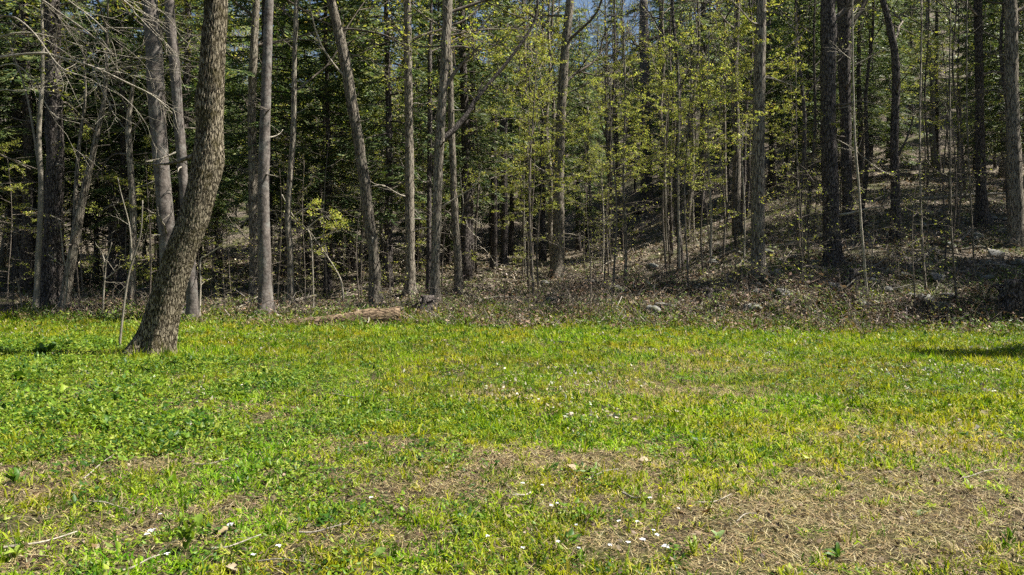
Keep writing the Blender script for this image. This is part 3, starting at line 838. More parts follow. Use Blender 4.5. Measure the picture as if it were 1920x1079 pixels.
stem_thing('sapling', 'short pale stem standing in front of the fallen log, left one', (587, 585), [([(586, 520), (583, 450), (578, 430)], 4)], seed=56)
stem_thing('sapling', 'arching sapling with a drooping fan of yellow-green leaves above the fallen log', (644, 570), [([(640, 530), (625, 500), (605, 470), (580, 435), (550, 405), (530, 365)], 4), ([(600, 465), (620, 440), (640, 432)], 3), ([(575, 430), (600, 410), (630, 405)], 3), ([(550, 405), (575, 392), (605, 392)], 3)], leaf=16, twigs=4, seed=57)
stem_thing('sapling', 'wavy pale sapling with crooked stem right of the thickest slope trunk', (1626, 560), [([(1620, 480), (1615, 410), (1611, 340), (1605, 270), (1602, 200), (1599, 110), (1597, 40), (1595, -20)], 6)], twigs=6, seed=58)
stem_thing('sapling', 'straight grey pole sapling on the slope with bare side twigs', (1737, 548), [([(1732, 480), (1728, 380), (1726, 240), (1726, 120), (1725, -10)], 6)], bark='bark_grey', twigs=7, seed=59)
stem_thing('sapling', 'thin grey sapling with fine twigs, left of the dark root mass', (1795, 572), [([(1790, 500), (1785, 400), (1783, 250), (1780, 120), (1778, 20)], 5)], bark='bark_grey', twigs=7, seed=60)
stem_thing('sapling', 'thin sapling in front of the dark slope trees near the rocks', (1828, 530), [([(1826, 450), (1818, 300), (1812, 160), (1810, 0)], 4)], bark='bark_grey', twigs=5, seed=61)
stem_thing('sapling', 'thin grey sapling beside the thickest slope trunk, on its left', (1500, 470), [([(1497, 360), (1494, 240), (1492, 120), (1490, 10)], 4)], bark='bark_grey', twigs=6, leaf=4, seed=62)

for k, (bx, by, w, top) in enumerate([(1172, 540, 7, 40), (1275, 512, 6, 120), (1332, 505, 6, 60), (1250, 470, 5, 150), (1130, 520, 4, 300), (1362, 430, 9, 30), (1105, 480, 8, 200), (1300, 440, 7, 150), (1395, 500, 4, 250), (985, 520, 4, 260)]):
    names = ['dark straight sapling nearest the grass among the yellow-green leaves', 'pale sapling in the open middle of the stony slope', 'spindly pale sapling right of the slope\'s middle, left of the tall grey column',
             'thin sapling before the thick dark trunk up the slope', 'thin low sapling just right of the split-bark tree', 'dark slim trunk up the sunlit slope left of the tall grey column', 'dark slim trunk behind the split-bark tree on its right',
             'slim trunk halfway up the slope right of the thick dark one', 'thin low sapling close to the left of the tall grey column', 'thin low sapling just left of the split-bark tree']
    stem_thing('sapling', names[k], (bx, by), [([(bx + (-1) ** k * 2, by - 100), (bx - 3, by - 200), (bx - (k % 3) * 2, (by - 200 + top) / 2), (bx - 4, top)], w)], bark='bark_grey' if k in (0, 5, 6, 7) else 'bark_stem', leaf=12 if k < 4 else 6, twigs=8, seed=70 + k, size=0.08)

# ------------------------------------------------------------------ trees further in: prototypes and their copies
HEM = [proto('hemlock_tree', make_hemlock(*a), 'bark_dark', 'needle') for a in
       [(18, 3.2, 3.4, 0.20, 92, 101), (21, 4.5, 3.6, 0.24, 100, 102), (15, 2.2, 3.0, 0.15, 84, 103), (22, 6.5, 3.8, 0.26, 96, 104), (11, 1.2, 2.4, 0.10, 70, 105)]]
BARE = [proto('bare_tree', make_bare(*a), 'bark_grey', 'young') for a in
        [(19, 0.19, 201, 1), (22, 0.22, 202, 1), (16, 0.13, 203, 4, 0.35), (18, 0.16, 204, 1, 0.3)]]
POLE = [proto('pole_tree', make_bare(*a), 'bark_dark', 'young') for a in [(13, 0.075, 301, 4, 0.3, 2, (3, 4)), (15, 0.095, 302, 3, 0.4, 2, (3, 4))]]
SAP = [proto('leafy_sapling', make_sapling(*a), 'bark_twig', 'young') for a in
       [(9, 0.05, 2.6, 401, 21, 0.38), (7.5, 0.042, 2.2, 402, 19, 0.36), (11, 0.06, 2.8, 403, 19, 0.36), (5, 0.028, 1.7, 404, 12, 0.2, 0.055, 9), (8.5, 0.045, 3.0, 405, 19, 0.4)]]

TWIG = [proto('bare_sapling', make_sapling(*a), 'bark_twig', 'young') for a in [(3.2, 0.022, 1.3, 411, 1, 0.15, 0.06, 12), (4.5, 0.028, 1.6, 412, 1, 0.2, 0.06, 12), (2.2, 0.016, 1.0, 413, 1, 0.1, 0.06, 9), (6.0, 0.035, 1.8, 414, 1, 0.2, 0.06, 13)]]

LEAFY = [proto('leafing_tree', make_bare(*a), 'bark_grey', 'young') for a in [(17, 0.14, 221, 12, 0.25, 3, (3, 5), 0.10), (20, 0.17, 222, 10, 0.3, 3, (3, 5), 0.11)]]
_ONES = ['', 'first', 'second', 'third', 'fourth', 'fifth', 'sixth', 'seventh', 'eighth', 'ninth', 'tenth', 'eleventh', 'twelfth', 'thirteenth', 'fourteenth', 'fifteenth', 'sixteenth', 'seventeenth', 'eighteenth', 'nineteenth', 'twentieth']
ORD = _ONES[1:] + [t + '-' + o for t in ('twenty', 'thirty', 'forty') for o in _ONES[1:10]]
ZONES = [(-9e9, 250, 'behind the dark plated trunk'), (250, 480, 'behind the leaning tree'), (480, 660, 'behind the fallen log'), (660, 900, 'behind the pale trunk cluster'),
         (900, 1140, 'around the split-bark tree'), (1140, 1400, 'on slope behind leafy saplings'), (1400, 1600, 'on slope behind thickest trunk'), (1600, 9e9, 'on the far right slope')]
placed = []          # (thing, kind word, px, distance)
taken = []
def free(x, y, r):
    return all((x - a) ** 2 + (y - b) ** 2 > (r + c) ** 2 for a, b, c in taken)

def scatter(protos, n, tmin, tmax, pxr, rad, kind, scr=(0.85, 1.2), power=1.0, weights=None, rr=random.Random(5)):
    k = tries = 0
    while k < n and tries < n * 60:
        tries += 1
        px = rr.uniform(*pxr)
        t = tmin + (tmax - tmin) * rr.random() ** power
        d = 19.0 + t
        x = (px - 960) / FPX * d
        y = float(np.interp(x, EDGE_X, EDGE_Y)) + t
        x = (px - 960) / FPX * y
        if not free(x, y, rad) or any(abs(px - hx) < 14 + hw * 0.5 and y < hd + 0.5 for hx, hd, hw in HEROES):
            continue
        taken.append((x, y, rad))
        p = rr.choices(protos, weights)[0] if weights else rr.choice(protos)
        s = rr.uniform(*scr)
        o = place(p, USED, (x, y, hz(x, y)), rr.uniform(0, 6.283), (s, s, s * rr.uniform(0.92, 1.1)))
        placed.append((o, kind, px, y))
        k += 1

scatter(HEM[:3] + HEM[4:], 28, 7, 22, (-150, 900), 1.1, 'hemlock', weights=[3, 2, 3, 1])
scatter(HEM[:3], 9, 5, 26, (-250, 260), 1.0, 'hemlock')
scatter(HEM, 34, 20, 48, (-200, 1050), 1.2, 'hemlock', weights=[3, 3, 2, 2, 1])
scatter([HEM[1], HEM[3]], 6, 8, 26, (1970, 2350), 1.3, 'hemlock', weights=[1, 5])
scatter(HEM, 40, 28, 62, (1000, 2100), 1.3, 'hemlock', weights=[4, 2, 3, 1, 2])
scatter(HEM, 52, 46, 120, (-150, 2100), 1.9, 'hemlock', (1.0, 1.35), weights=[3, 3, 1, 2, 0.5])
scatter([HEM[0], HEM[1], HEM[3]], 3, 8, 40, (1990, 2750), 1.5, 'hemlock')
scatter(HEM[:3], 9, 40, 78, (1480, 2000), 1.2, 'hemlock')
scatter(BARE, 26, 14, 60, (-150, 2150), 1.0, 'bare tree')
scatter(BARE, 70, 60, 190, (-100, 2050), 1.5, 'bare tree', (0.9, 1.35))
scatter(LEAFY, 9, 20, 45, (-100, 1300), 1.4, 'leafing tree')
scatter(LEAFY, 26, 45, 120, (-100, 2050), 1.8, 'leafing tree', (1.0, 1.3))
scatter(POLE, 44, 8, 45, (-60, 2000), 0.5, 'pole')
scatter([SAP[0], SAP[1], SAP[2], SAP[4]], 11, 2, 11, (900, 1440), 0.8, 'sapling', (0.8, 1.15))
scatter(SAP, 14, 9, 20, (480, 1000), 0.9, 'sapling', (0.9, 1.3))
scatter(SAP, 9, 12, 30, (1050, 1900), 1.0, 'sapling', (0.7, 1.1))
scatter([SAP[1], SAP[3]], 4, 2, 8, (-40, 60), 0.8, 'sapling', (0.8, 1.0))
scatter([SAP[3]], 6, 3, 12, (150, 480), 0.8, 'sapling', (0.7, 1.1))
scatter(TWIG, 44, 0.5, 20, (1040, 1930), 0.35, 'bare sapling', (0.7, 1.2))
scatter(TWIG, 14, -0.9, 1.2, (-20, 1930), 0.3, 'bare sapling', (0.35, 0.6))
scatter(TWIG, 22, 0.8, 14, (-20, 1040), 0.35, 'bare sapling', (0.6, 1.1))
# trees beside the meadow, past the right-hand edge of the picture; they shade its far corner
for x, y, p, s in ((13.4, 13.3, HEM[4], 0.8), (17.5, 14.2, HEM[4], 0.95), (21.5, 15.0, BARE[2], 0.8), (24, 13, HEM[2], 0.9), (22, 19, HEM[0], 0.9), (27, 23, HEM[1], 1.0), (31, 17, BARE[0], 1.0)):
    o = place(p, USED, (x, y, hz(x, y)), x, s)
    placed.append((o, 'hemlock' if p in HEM else 'bare tree', 960 + FPX * x / y, y))

# unseen hemlocks added behind and beside the camera to cut skylight on tree fronts
for k in range(24):
    an = R(158 + k * 8.2)
    rr_ = 17 + 5 * ((k * 7) % 3)
    x, y = rr_ * 1.25 * math.cos(an), 2 + rr_ * math.sin(an)
    if x > 14: x += 10
    o = place([HEM[0], HEM[1], HEM[2]][k % 3], USED, (x, y, hz(x, y)), k * 1.3, 1.15)
    tag(o, 'unseen hemlock added behind the viewer to cut skylight, %s along the row' % ORD[k], 'tree', 'added hemlocks behind the viewer')

WORDS = {'hemlock': ('dark green hemlock', 'hemlocks in the wood'), 'bare tree': ('nearly leafless tree', 'bare trees in the wood'), 'pole': ('slim dark trunk', 'slim trunks in the wood'), 'leafing tree': ('thinly leafing tree', 'leafing trees in the wood'), 'bare sapling': ('thin leafless sapling', 'bare saplings under the trees'), 'sapling': ('yellow-green leafy sapling', 'leafy saplings under the trees')}
bins = {}
for o, kind, px, d in placed:
    z = next(q_ for q_, (a, b, c) in enumerate(ZONES) if a <= px < b)
    dep = 0 if d < 33 else (1 if d < 62 else 2)
    bins.setdefault((kind, z, dep), []).append((px, o))
for (kind, z, dep), lst in bins.items():
    lst.sort(key=lambda e: e[0])
    for q_, (px, o) in enumerate(lst):
        w, grp = WORDS[kind]
        place_w = ZONES[z][2]
        depw = ('near the edge', 'deeper in', 'far uphill')[dep]
        lab = '%s %s, %s' % (w, depw, place_w)
        if len(lst) > 1:
            lab = '%s %s, %s, %s from left' % (w, depw, place_w, ORD[q_])
        tag(o, lab, 'sapling' if 'sapling' in kind else 'tree', grp)

# ------------------------------------------------------------------ rocks, logs, stumps, brush
import bmesh
def rock_mesh(seed, flat):
    bm = bmesh.new()
    bmesh.ops.create_icosphere(bm, subdivisions=3, radius=1.0)
    V = np.array([v.co[:] for v in bm.verts])
    r_ = np.random.default_rng(seed)
    for k in range(9):                                     # chopped by random planes, so it has faces
        nrm = unit(r_.standard_normal(3)); dd = r_.uniform(0.5, 0.85)
        over = V @ nrm - dd
        V = V - np.clip(over, 0, None)[:, None] * nrm * 0.9
    V = V * (1 + 0.16 * (fbm(V[:, 0] * 2.3 + seed, V[:, 1] * 2.3 + V[:, 2] * 3.1, seed, 3)[:, None] - 0.5))
    V = V * np.array([1.0, r_.uniform(0.65, 0.95), flat])
    for v, c in zip(bm.verts, V): v.co = c
    me = bpy.data.meshes.new('rock'); bm.to_mesh(me); bm.free()
    me.polygons.foreach_set('use_smooth', np.ones(len(me.polygons), bool))
    me.materials.append(M['rock'])
    return me
RM = [rock_mesh(500 + k, f) for k, f in enumerate((0.5, 0.4, 0.6, 0.35, 0.55, 0.7))]
def rock(px, py, wpx, label, k=0, rz=0.0, group=None, sink=0.3):
    g = ground_at(px, py)
    o = link('rock', RM[k % 6])
    s = wpx / 2 / FPX * g.y
    o.scale = (s, s, s)
    o.location = (g.x, g.y, g.z + s * 0.15)
    o.rotation_euler = (0.1 * math.sin(k), 0.1 * math.cos(k * 2), rz)
    return tag(o, label, 'rock', group)
rock(1246, 577, 46, 'flat pale grey rock beside the grass edge, left of the slope brush', 3, 0.2)
rock(1224, 503, 30, 'mossy rounded rock midway on the stony slope below the thick dark trunk', 0, 1.0)
rock(1868, 592, 32, 'pale flat rock at the grass edge below the dark root mass', 1, 0.4)
rock(1560, 543, 44, 'largest pale rock on the bank at the foot of the thickest slope trunk', 4, 2.0)
rock(1740, 402, 18, 'small pale rock up the slope near the fallen pole', 5, 1.2)
rock(1755, 525, 40, 'grey rock between the two grey pole saplings', 2, 0.9)
rock(1775, 560, 34, 'low grey rock below the thin sapling left of the root mass', 0, 2.4)
rock(1865, 480, 36, 'grey rock at the foot of the large tree farthest to the right', 2, 0.6)
rock(1025, 533, 30, 'mossy grey rock at the foot of the split-bark tree', 1, 0.3)
rz_rng = random.Random(77)
spots = []
while len(spots) < 120:
    px, py = rz_rng.uniform(960, 1915), rz_rng.uniform(400, 598)
    if py < 560 - (px - 960) * 0.2:
        continue
    spots.append((px, py, (9 + 32 * rz_rng.random() ** 2.2) * (0.7 + 0.5 * (py - 400) / 200)))
spots.sort()
cnt = {}
for k, (px, py, w) in enumerate(spots):
    zn = 'near the split-bark tree' if px < 1140 else 'below the leafy saplings' if px < 1330 else 'around the tall grey column' if px < 1490 else 'around the thickest slope trunk' if px < 1650 else 'below the bare grey saplings' if px < 1800 else 'under the trees at far right'
    band = 'on the low bank' if py > 550 else 'on the lower slope' if py > 490 else 'higher on the slope'
    c = cnt[(zn, band)] = cnt.get((zn, band), 0) + 1
    rock(px, py, w, 'mossy grey stone %s %s, %s from left' % (band, zn, ORD[c - 1]), k, rz_rng.uniform(0, 6), 'stones strewn over the slope')

def log_thing(name, label, p0, p1, r0, r1, bark, seed, cat='log', bend=0.1, sides=14, stubs=3, sink=0.3, group=None):
    rr = random.Random(seed)
    a, b = Vector(p0), Vector(p1)
    n = 26
    t = np.linspace(0, 1, n)
    P = np.array(tuple(a))[None] * (1 - t[:, None]) + np.array(tuple(b))[None] * t[:, None]
    P[:, 1] += bend * np.sin(t * 3.1 + seed); P[:, 2] += 0.25 * bend * np.sin(t * 5 + seed)
    loc = P[0].copy()
    o = MB(); o.tube(P - loc, r0 + (r1 - r0) * t, sides, 0.14, seed)
    root = empty(name, loc)
    o.build('trunk' if cat == 'log' else 'stick', M[bark], root)
    for k in range(stubs):
        i = rr.randint(4, n - 4)
        sb = MB(); d = np.array([rr.gauss(0, .6), rr.gauss(0, .6), rr.uniform(.2, 1)])
        rl = (r0 + r1) / 2
        sb.tube(wander(P[i] - loc, d, rl * rr.uniform(3, 9) + 0.1, 6, 0.15, 0, rr), np.linspace(rl * 0.35, rl * 0.1, 6), 6)
        sb.build('branch_stub', M[bark], root)
    return tag(root, label, cat, group)
gA, gB = ground_at(478, 606), ground_at(760, 597)
log_thing('fallen_log', 'thick rotting log lying along the grass edge below the tilted tree', gA + Vector((0, -.5, .01)), gB + Vector((0, -.9, .06)), 0.13, 0.26, 'wood_rot', 3, bend=0.22, sides=20, stubs=0)
gA, gB = ground_at(505, 582), ground_at(590, 568)
log_thing('fallen_log', 'thin broken log behind the thick rotting one, by the smooth grey trunk', gA + Vector((0, 0, .08)), gB + Vector((0, 0, .22)), 0.07, 0.05, 'bark_grey', 4)
gA = ground_at(1727, 385)
log_thing('fallen_log', 'pale fallen pole lying across the slope before the dark slope trees', gA + Vector((0, 0, .3)), pt(1893, 362, gA.y + 0.5), 0.09, 0.06, 'bark_stem', 5, stubs=5)
fr = random.Random(19)
for k, (x0, y0, x1, y1, w) in enumerate([(1790, 458, 1822, 442, 6), (1795, 470, 1850, 478, 5), (1490, 505, 1550, 520, 4), (1340, 495, 1380, 480, 5), (1125, 505, 1185, 480, 4), (1560, 560, 1600, 540, 4), (1640, 455, 1700, 440, 5),
                                         (1700, 500, 1760, 478, 5), (1820, 500, 1900, 515, 4), (1240, 480, 1300, 492, 4), (1350, 420, 1420, 400, 5), (1280, 370, 1340, 352, 6), (1750, 470, 1800, 495, 4), (440, 583, 490, 570, 5),
                                         (890, 565, 960, 572, 4), (1000, 575, 1060, 585, 4), (690, 600, 690, 640, 3), (1450, 470, 1540, 452, 5), (1600, 520, 1660, 500, 5), (1650, 545, 1720, 552, 4)]):
    a, b = ground_at(x0, y0), ground_at(x1, max(y1, y0 - 30))
    if (b - a).length > 3.5: b = a + (b - a).normalized() * 3.0; b.z = hz(b.x, b.y)
    log_thing('fallen_branch', 'dead fallen branch on the forest floor, number %s counting from the left' % ORD[k], a + Vector((0, 0, .05)), b + Vector((0, 0, .25)), w / 2 / FPX * a.y, w / 4 / FPX * a.y, 'bark_stem' if k % 3 else 'bark_twig', 600 + k, 'branch', 0.12, 7, 3)
fb = sorted([o for o in bpy.data.objects if o.name.startswith('fallen_branch')], key=lambda o: o.location.x / o.location.y)
for k, o in enumerate(fb):
    o['label'] = 'dead branch lying on the forest floor, %s from left of those on the ground' % ORD[k]
    o['group'] = 'fallen branches on the forest floor'

def root_mass(name, label, px, py, wpx, hpx, seed):
    """An upturned stump: short hollow bole and a fan of broken roots."""
    rr = random.Random(seed)
    g = ground_at(px, py)
    root = empty(name, g)
    w, h = wpx / FPX * g.y, hpx / FPX * g.y
    n, sd = 12, 18
    zs = np.linspace(-0.2, h, n)
    o = MB(); a = np.linspace(0, 2 * math.pi, sd, endpoint=False)
    P = np.stack([0.1 * w * np.sin(zs * 3), 0 * zs, zs], 1)
    disp = 0.22 * w * (fbm(np.cos(a)[None] * 1.5 + 3 + 0 * zs[:, None], np.sin(a)[None] * 1.5 + zs[:, None] * 2, seed, 3) - 0.5) * 2
    o.tube(P, w * 0.42 * (1 - 0.35 * np.clip(zs / h, 0, 1)), sd, 0, seed, disp=disp)
    o.build('bole', M['bark_dark'], root)
    for k in range(9):
        b = MB(); an = k * 0.7 + rr.random() * 0.4
        st = np.array([math.cos(an) * w * .25, math.sin(an) * w * .25, h * rr.uniform(.2, .9)])
        b.tube(wander(st, (math.cos(an), math.sin(an), rr.uniform(-.6, .7)), w * rr.uniform(.35, .8), 7, .25, -.05, rr), np.linspace(.07, .015, 7) * w, 6)
        b.build('root', M['bark_dark'], root)
    return tag(root, label, 'stump')
root_mass('stump', 'big dark upturned root mass at the right edge of the wood', 1895, 580, 62, 55, 1)
root_mass('stump', 'dark rotten stump on the bank just right of the thickest slope trunk', 1594, 538, 42, 34, 2)
root_mass('stump', 'low dark stump on the bank left of the tall grey column', 1322, 562, 34, 22, 3)
root_mass('stump', 'brown clump of torn roots at the foot of the forked tree', 795, 588, 42, 34, 4)

def make_brush(seed, nstem, hgt, nleaf, cols, w):
    rr = random.Random(seed)
    tw, lf = MB(), MB()
    for k in range(nstem):
        a = rr.uniform(0, 6.283); st = np.array([rr.gauss(0, .3), rr.gauss(0, .25), -0.05])
        p = wander(st, (math.cos(a) * .6, math.sin(a) * .6, rr.uniform(.3, 1.2)), hgt * rr.uniform(.5, 1.3), 8, .2, -.07, rr)
        tw.tube(p, np.linspace(.008, .003, 8), 3, cap=False)
        if nleaf: leaf_spray(lf, p, nleaf, .07, .07, cols, w, .7)
    leaf_spray(lf, np.array([[-.5, 0, .02], [.5, 0, .04]]), 70, .09, .25, DEADC, [1] * len(DEADC), .6)
    return tw, lf
DEADC = [(0.20, 0.13, 0.085), (0.30, 0.21, 0.14), (0.12, 0.075, 0.05), (0.38, 0.30, 0.21)]
BRUSH = []
for k, (ns, h, nl, cols, w) in enumerate([(16, .6, 3, DEADC, [2, 2, 2, 1]), (22, .9, 2, DEADC, [2, 2, 2, 1]), (14, .5, 8, [(.10, .16, .025), (.16, .21, .04), (.06, .10, .02)], [1, 1, 1]), (26, .7, 0, DEADC, [1] * 4)]):
    tw, lf = make_brush(700 + k, ns, h, nl, cols, w)
    BRUSH.append(proto('brush', (tw, lf), 'bark_twig', 'dead', 'foliage', 'twig_tangle'))
br = random.Random(23); bl = []
for k in range(165):
    px = br.uniform(770, 1925) if k < 125 else br.uniform(-10, 770)
    py = br.uniform(556, 620) + max(0, (px - 1200) / 700 * 10) if px > 770 else br.uniform(572, 594)
    g = ground_at(px, py)
    bl.append((px, py, place(br.choice(BRUSH), USED, g, br.uniform(0, 6), br.uniform(.7, 1.3))))
for k in range(60):
    px, py = br.uniform(1040, 1925), br.uniform(440, 566)
    if py < 560 - (px - 960) * 0.16: py = br.uniform(520, 566)
    bl.append((px, py, place(br.choice(BRUSH), USED, ground_at(px, py), br.uniform(0, 6), br.uniform(.8, 1.5))))
bl.sort(key=lambda e: e[0])
cnt = {}
for px, py, o in bl:
    zn = 'left of the leaning tree' if px < 300 else 'behind the leaning tree' if px < 600 else 'right of the fallen log' if px < 900 else 'below the split-bark tree' if px < 1100 else 'below the leafy saplings' if px < 1330 else 'below the tall grey column' if px < 1500 else 'below the thickest slope trunk' if px < 1700 else 'by the dark root mass'
    up_ = 'upslope' if py < 566 and px > 900 else 'edge'
    c = cnt[(zn, up_)] = cnt.get((zn, up_), 0) + 1
    tag(o, '%s tangle of twigs and leaves %s, %s from left' % ('upslope' if up_ == 'upslope' else 'low edge', zn, ORD[c - 1]), 'brush', 'brush along the grass edge')

# ------------------------------------------------------------------ meadow cover
def blob(lst):
    out = []
    for px, py, rx, ry in lst:
        d = FPX * CAM_H / (py - HOR)
        out.append(((px - 960) / FPX * d, d, max(.12, rx / FPX * d), max(.12, d * d * ry / (FPX * CAM_H))))
    return out
BROWN = blob([(60, 915, 150, 45), (200, 985, 290, 60), (420, 960, 120, 35), (60, 1050, 120, 40), (280, 880, 90, 20), (480, 765, 90, 22), (640, 835, 120, 20), (890, 915, 200, 40), (1010, 868, 120, 26), (1130, 1015, 120, 35), (700, 1015, 160, 35), (1600, 1010, 330, 60), (1820, 900, 240, 45), (1480, 960, 200, 45), (340, 760, 60, 12), (150, 745, 60, 14)])
STRAW = blob([(1090, 722, 70, 9), (1250, 735, 210, 24), (930, 742, 60, 12), (1300, 690, 150, 14), (1750, 830, 260, 45), (1600, 940, 350, 80), (1150, 870, 150, 30), (1890, 850, 80, 60), (1450, 1045, 200, 60), (1320, 660, 120, 8), (880, 860, 80, 20)])
LUSH = blob([(60, 700, 170, 34), (180, 765, 270, 55), (330, 820, 200, 40), (100, 655, 160, 16), (700, 800, 260, 45), (880, 862, 110, 36), (350, 1020, 90, 40), (520, 720, 140, 26), (560, 900, 130, 40), (330, 690, 160, 14)])
def mask(bl_, x, y):
    m = np.zeros_like(x)
    for cx, cy_, rx, ry in bl_:
        m = np.maximum(m, np.exp(-(((x - cx) / rx) ** 2 + ((y - cy_) / ry) ** 2)))
    return m

def sample_field(n, y0, y1, p, margin=1.0):
    yy = np.linspace(y0, y1, 600)
    wgt = (0.72 * yy + margin) * np.minimum(1, (6.0 / yy) ** p)
    cdf = np.cumsum(wgt); cdf /= cdf[-1]
    y = np.interp(rng.random(n), cdf, yy)
    x = (rng.random(n) * 2 - 1) * (0.72 * y + margin)
    return x, y

GREEN = np.array([(0.25, 0.33, 0.012), (0.35, 0.40, 0.022), (0.10, 0.19, 0.008), (0.42, 0.43, 0.07), (0.045, 0.10, 0.006)])
def blades(mb, x, y, h, w, lean, cols, segs2, lift=0.0):
    n = len(x)
    z = height(x, y) - 0.006 + lift * rng.random(n)
    cap = 1.9 if segs2 else 1.42
    az = rng.random(n) * 6.283
    fz = rng.random(n) * 6.283
    dx, dy = np.cos(az), np.sin(az)
    wx, wy = np.cos(fz) * w / 2, np.sin(fz) * w / 2
    B = np.stack([x, y, z], 1)
    Wv = np.stack([wx, wy, 0 * wx], 1)
    Ln = np.stack([dx * np.sin(lean), dy * np.sin(lean), np.cos(lean)], 1)
    L2 = np.stack([dx * np.sin(np.minimum(lean * 2.0 + .2, cap)), dy * np.sin(np.minimum(lean * 2.0 + .2, cap)), np.cos(np.minimum(lean * 2.0 + .2, cap))], 1)
    hh = h[:, None]
    if segs2:
        Mid = B + Ln * hh * 0.55
        Tip = Mid + L2 * hh * 0.5
        V = np.stack([B - Wv, B + Wv, Mid + Wv * .8, Mid - Wv * .8, Tip], 1).reshape(-1, 3)
        k = np.arange(n)[:, None] * 5
        mb.add(V, tris=k + np.array([3, 2, 4]), quads=k + np.array([0, 1, 2, 3]), col3=cols, col4=cols)
    else:
        Tip = B + unit(Ln + L2) * hh
        V = np.stack([B - Wv, B + Wv, Tip], 1).reshape(-1, 3)
        k = np.arange(n)[:, None] * 3
        mb.add(V, tris=k + np.array([0, 1, 2]), col3=cols)

mg = MB()
for (n, y0, y1, seg) in ((330000, 2.8, 9.0, True), (400000, 9.0, 23.5, False)):
    # tufts: blades gathered round tuft centres
    nt_ = n // 9
    tx, ty = sample_field(nt_, y0, y1, 1.0 if not seg else 0.5)
    dens = 0.95 - 0.7 * mask(BROWN, tx, ty) - 0.48 * mask(STRAW, tx, ty) + 0.9 * (fbm(tx * 1.1, ty * 1.1, 61, 4) - 0.5) + 0.6 * (vnoise(tx * 5, ty * 5, 63) - 0.5) - 0.45 * mask(LUSH, tx, ty)
    if seg: dens = dens - 0.22 * sstep(9, 5, ty) + 1.1 * (fbm(tx * 2.2, ty * 2.2, 64, 3) - 0.5) + 0.5 * (vnoise(tx * 8, ty * 8, 65) - 0.5)
    dens = dens * sstep(1.3, -0.6, ty - yedge(tx) + 1.2 * (vnoise(tx * 2.5, ty * 2.5, 66) - .5))
    dens = np.maximum(dens, 0.05 * (ty < yedge(tx)))
    keep = rng.random(nt_) < dens * (0.9 if seg else 1.0)
    tx, ty = tx[keep], ty[keep]
    m_ = len(tx)
    th = (0.04 + 0.06 * rng.random(m_) + 0.05 * rng.random(m_) ** 4) * (1 + 0.25 * (ty > 12)) * (1 + 1.3 * sstep(-.9, .3, ty - yedge(tx)) * rng.random(m_))
    th = th * (1 + 1.1 * np.exp(-((tx + 6.1) ** 2 + (ty - 12.9) ** 2) / 0.7))
    tc_ = rng.choice(5, m_, p=[.30, .22, .26, .08, .14])
    hue = fbm(tx * .5, ty * .5, 91, 3)
    per = 9
    X = np.repeat(tx, per) + rng.normal(0, .019 if seg else .026, m_ * per)
    Y = np.repeat(ty, per) + rng.normal(0, .019 if seg else .026, m_ * per)
    Hh = np.repeat(th, per) * (0.5 + 0.8 * rng.random(m_ * per))
    C = GREEN[np.repeat(tc_, per)] * (1 + 0.15 * rng.standard_normal((m_ * per, 1)))
    C = C * (0.75 + 0.5 * np.repeat(hue, per)[:, None])
    ps = fbm(tx * .9 + 4, ty * .9, 93, 3); pl_ = mask(LUSH, tx, ty) * sstep(0, -3, tx)
    C = C * np.stack([np.repeat(.68 + .62 * ps - .25 * pl_, per), np.repeat(.82 + .36 * vnoise(tx * 2, ty * 2, 94) - .1 * pl_, per), np.ones(m_ * per)], 1)
    dry = rng.random(m_ * per) < 0.07 + 0.3 * np.repeat(mask(STRAW, tx, ty), per)
    C[dry] = np.array([0.42, 0.36, 0.17]) * (0.7 + 0.6 * rng.random((dry.sum(), 1)))
    w_ = (0.006 + 0.006 * rng.random(m_ * per)) * np.maximum(1, Y / 5.0)
    blades(mg, X, Y, Hh, w_, np.abs(rng.normal(np.repeat(np.where(rng.random(m_) < (.25 if seg else .5), .4, 1.0), per), .3)), np.clip(C, .005, .8), seg)
tag(mg.build('grass', M['grass'], smooth=False), 'short yellow-green spring grass covering the sunlit meadow', 'grass', kind='stuff')

ms = MB()
n = 380000
x, y = sample_field(n, 2.8, 22.5, 0.8)
p_ = 0.10 + 1.3 * mask(STRAW, x, y) + 0.5 * mask(BROWN, x, y) + 0.7 * (fbm(x * .9, y * .9, 71, 3) - 0.5) + 0.4 * sstep(9, 5, y)
keep = (rng.random(n) < p_) & (y < yedge(x) + .6)
x, y = x[keep], y[keep]; n = len(x)
c = mixcol([(0.44, 0.35, 0.155), (0.33, 0.245, 0.105), (0.54, 0.46, 0.26), (0.19, 0.135, 0.07)], [3, 3, 2, 2], n)
blades(ms, x, y, 0.03 + .09 * rng.random(n) ** 1.5, .0042 * np.maximum(1, y / 6) * (0.7 + .6 * rng.random(n)), np.clip(rng.normal(1.3, .2, n), .3, 1.5), c, False, .02)
n = 260000
x, y = sample_field(n, 2.8, 9.5, 0.3)
p_ = 0.04 + 0.75 * mask(STRAW, x, y) + 0.5 * mask(BROWN, x, y) + 0.9 * (fbm(x * 1.8, y * 1.8, 73, 3) - 0.45)
keep = rng.random(n) < p_
x, y = x[keep], y[keep]; n = len(x)
c = mixcol([(0.44, 0.35, 0.165), (0.31, 0.23, 0.11), (0.50, 0.43, 0.25), (0.17, 0.12, 0.065)], [3, 3, 1.5, 2.5], n)
blades(ms, x, y, 0.025 + .075 * rng.random(n) ** 1.5, .006 * np.maximum(1, y / 7) * (0.6 + .7 * rng.random(n)), np.clip(rng.normal(1.25, .25, n), .2, 1.5), c, False, .022)
tag(ms.build('dry_grass', M['straw'], smooth=False), 'dead straw-coloured grass matted between the green tufts', 'dry grass', kind='stuff')

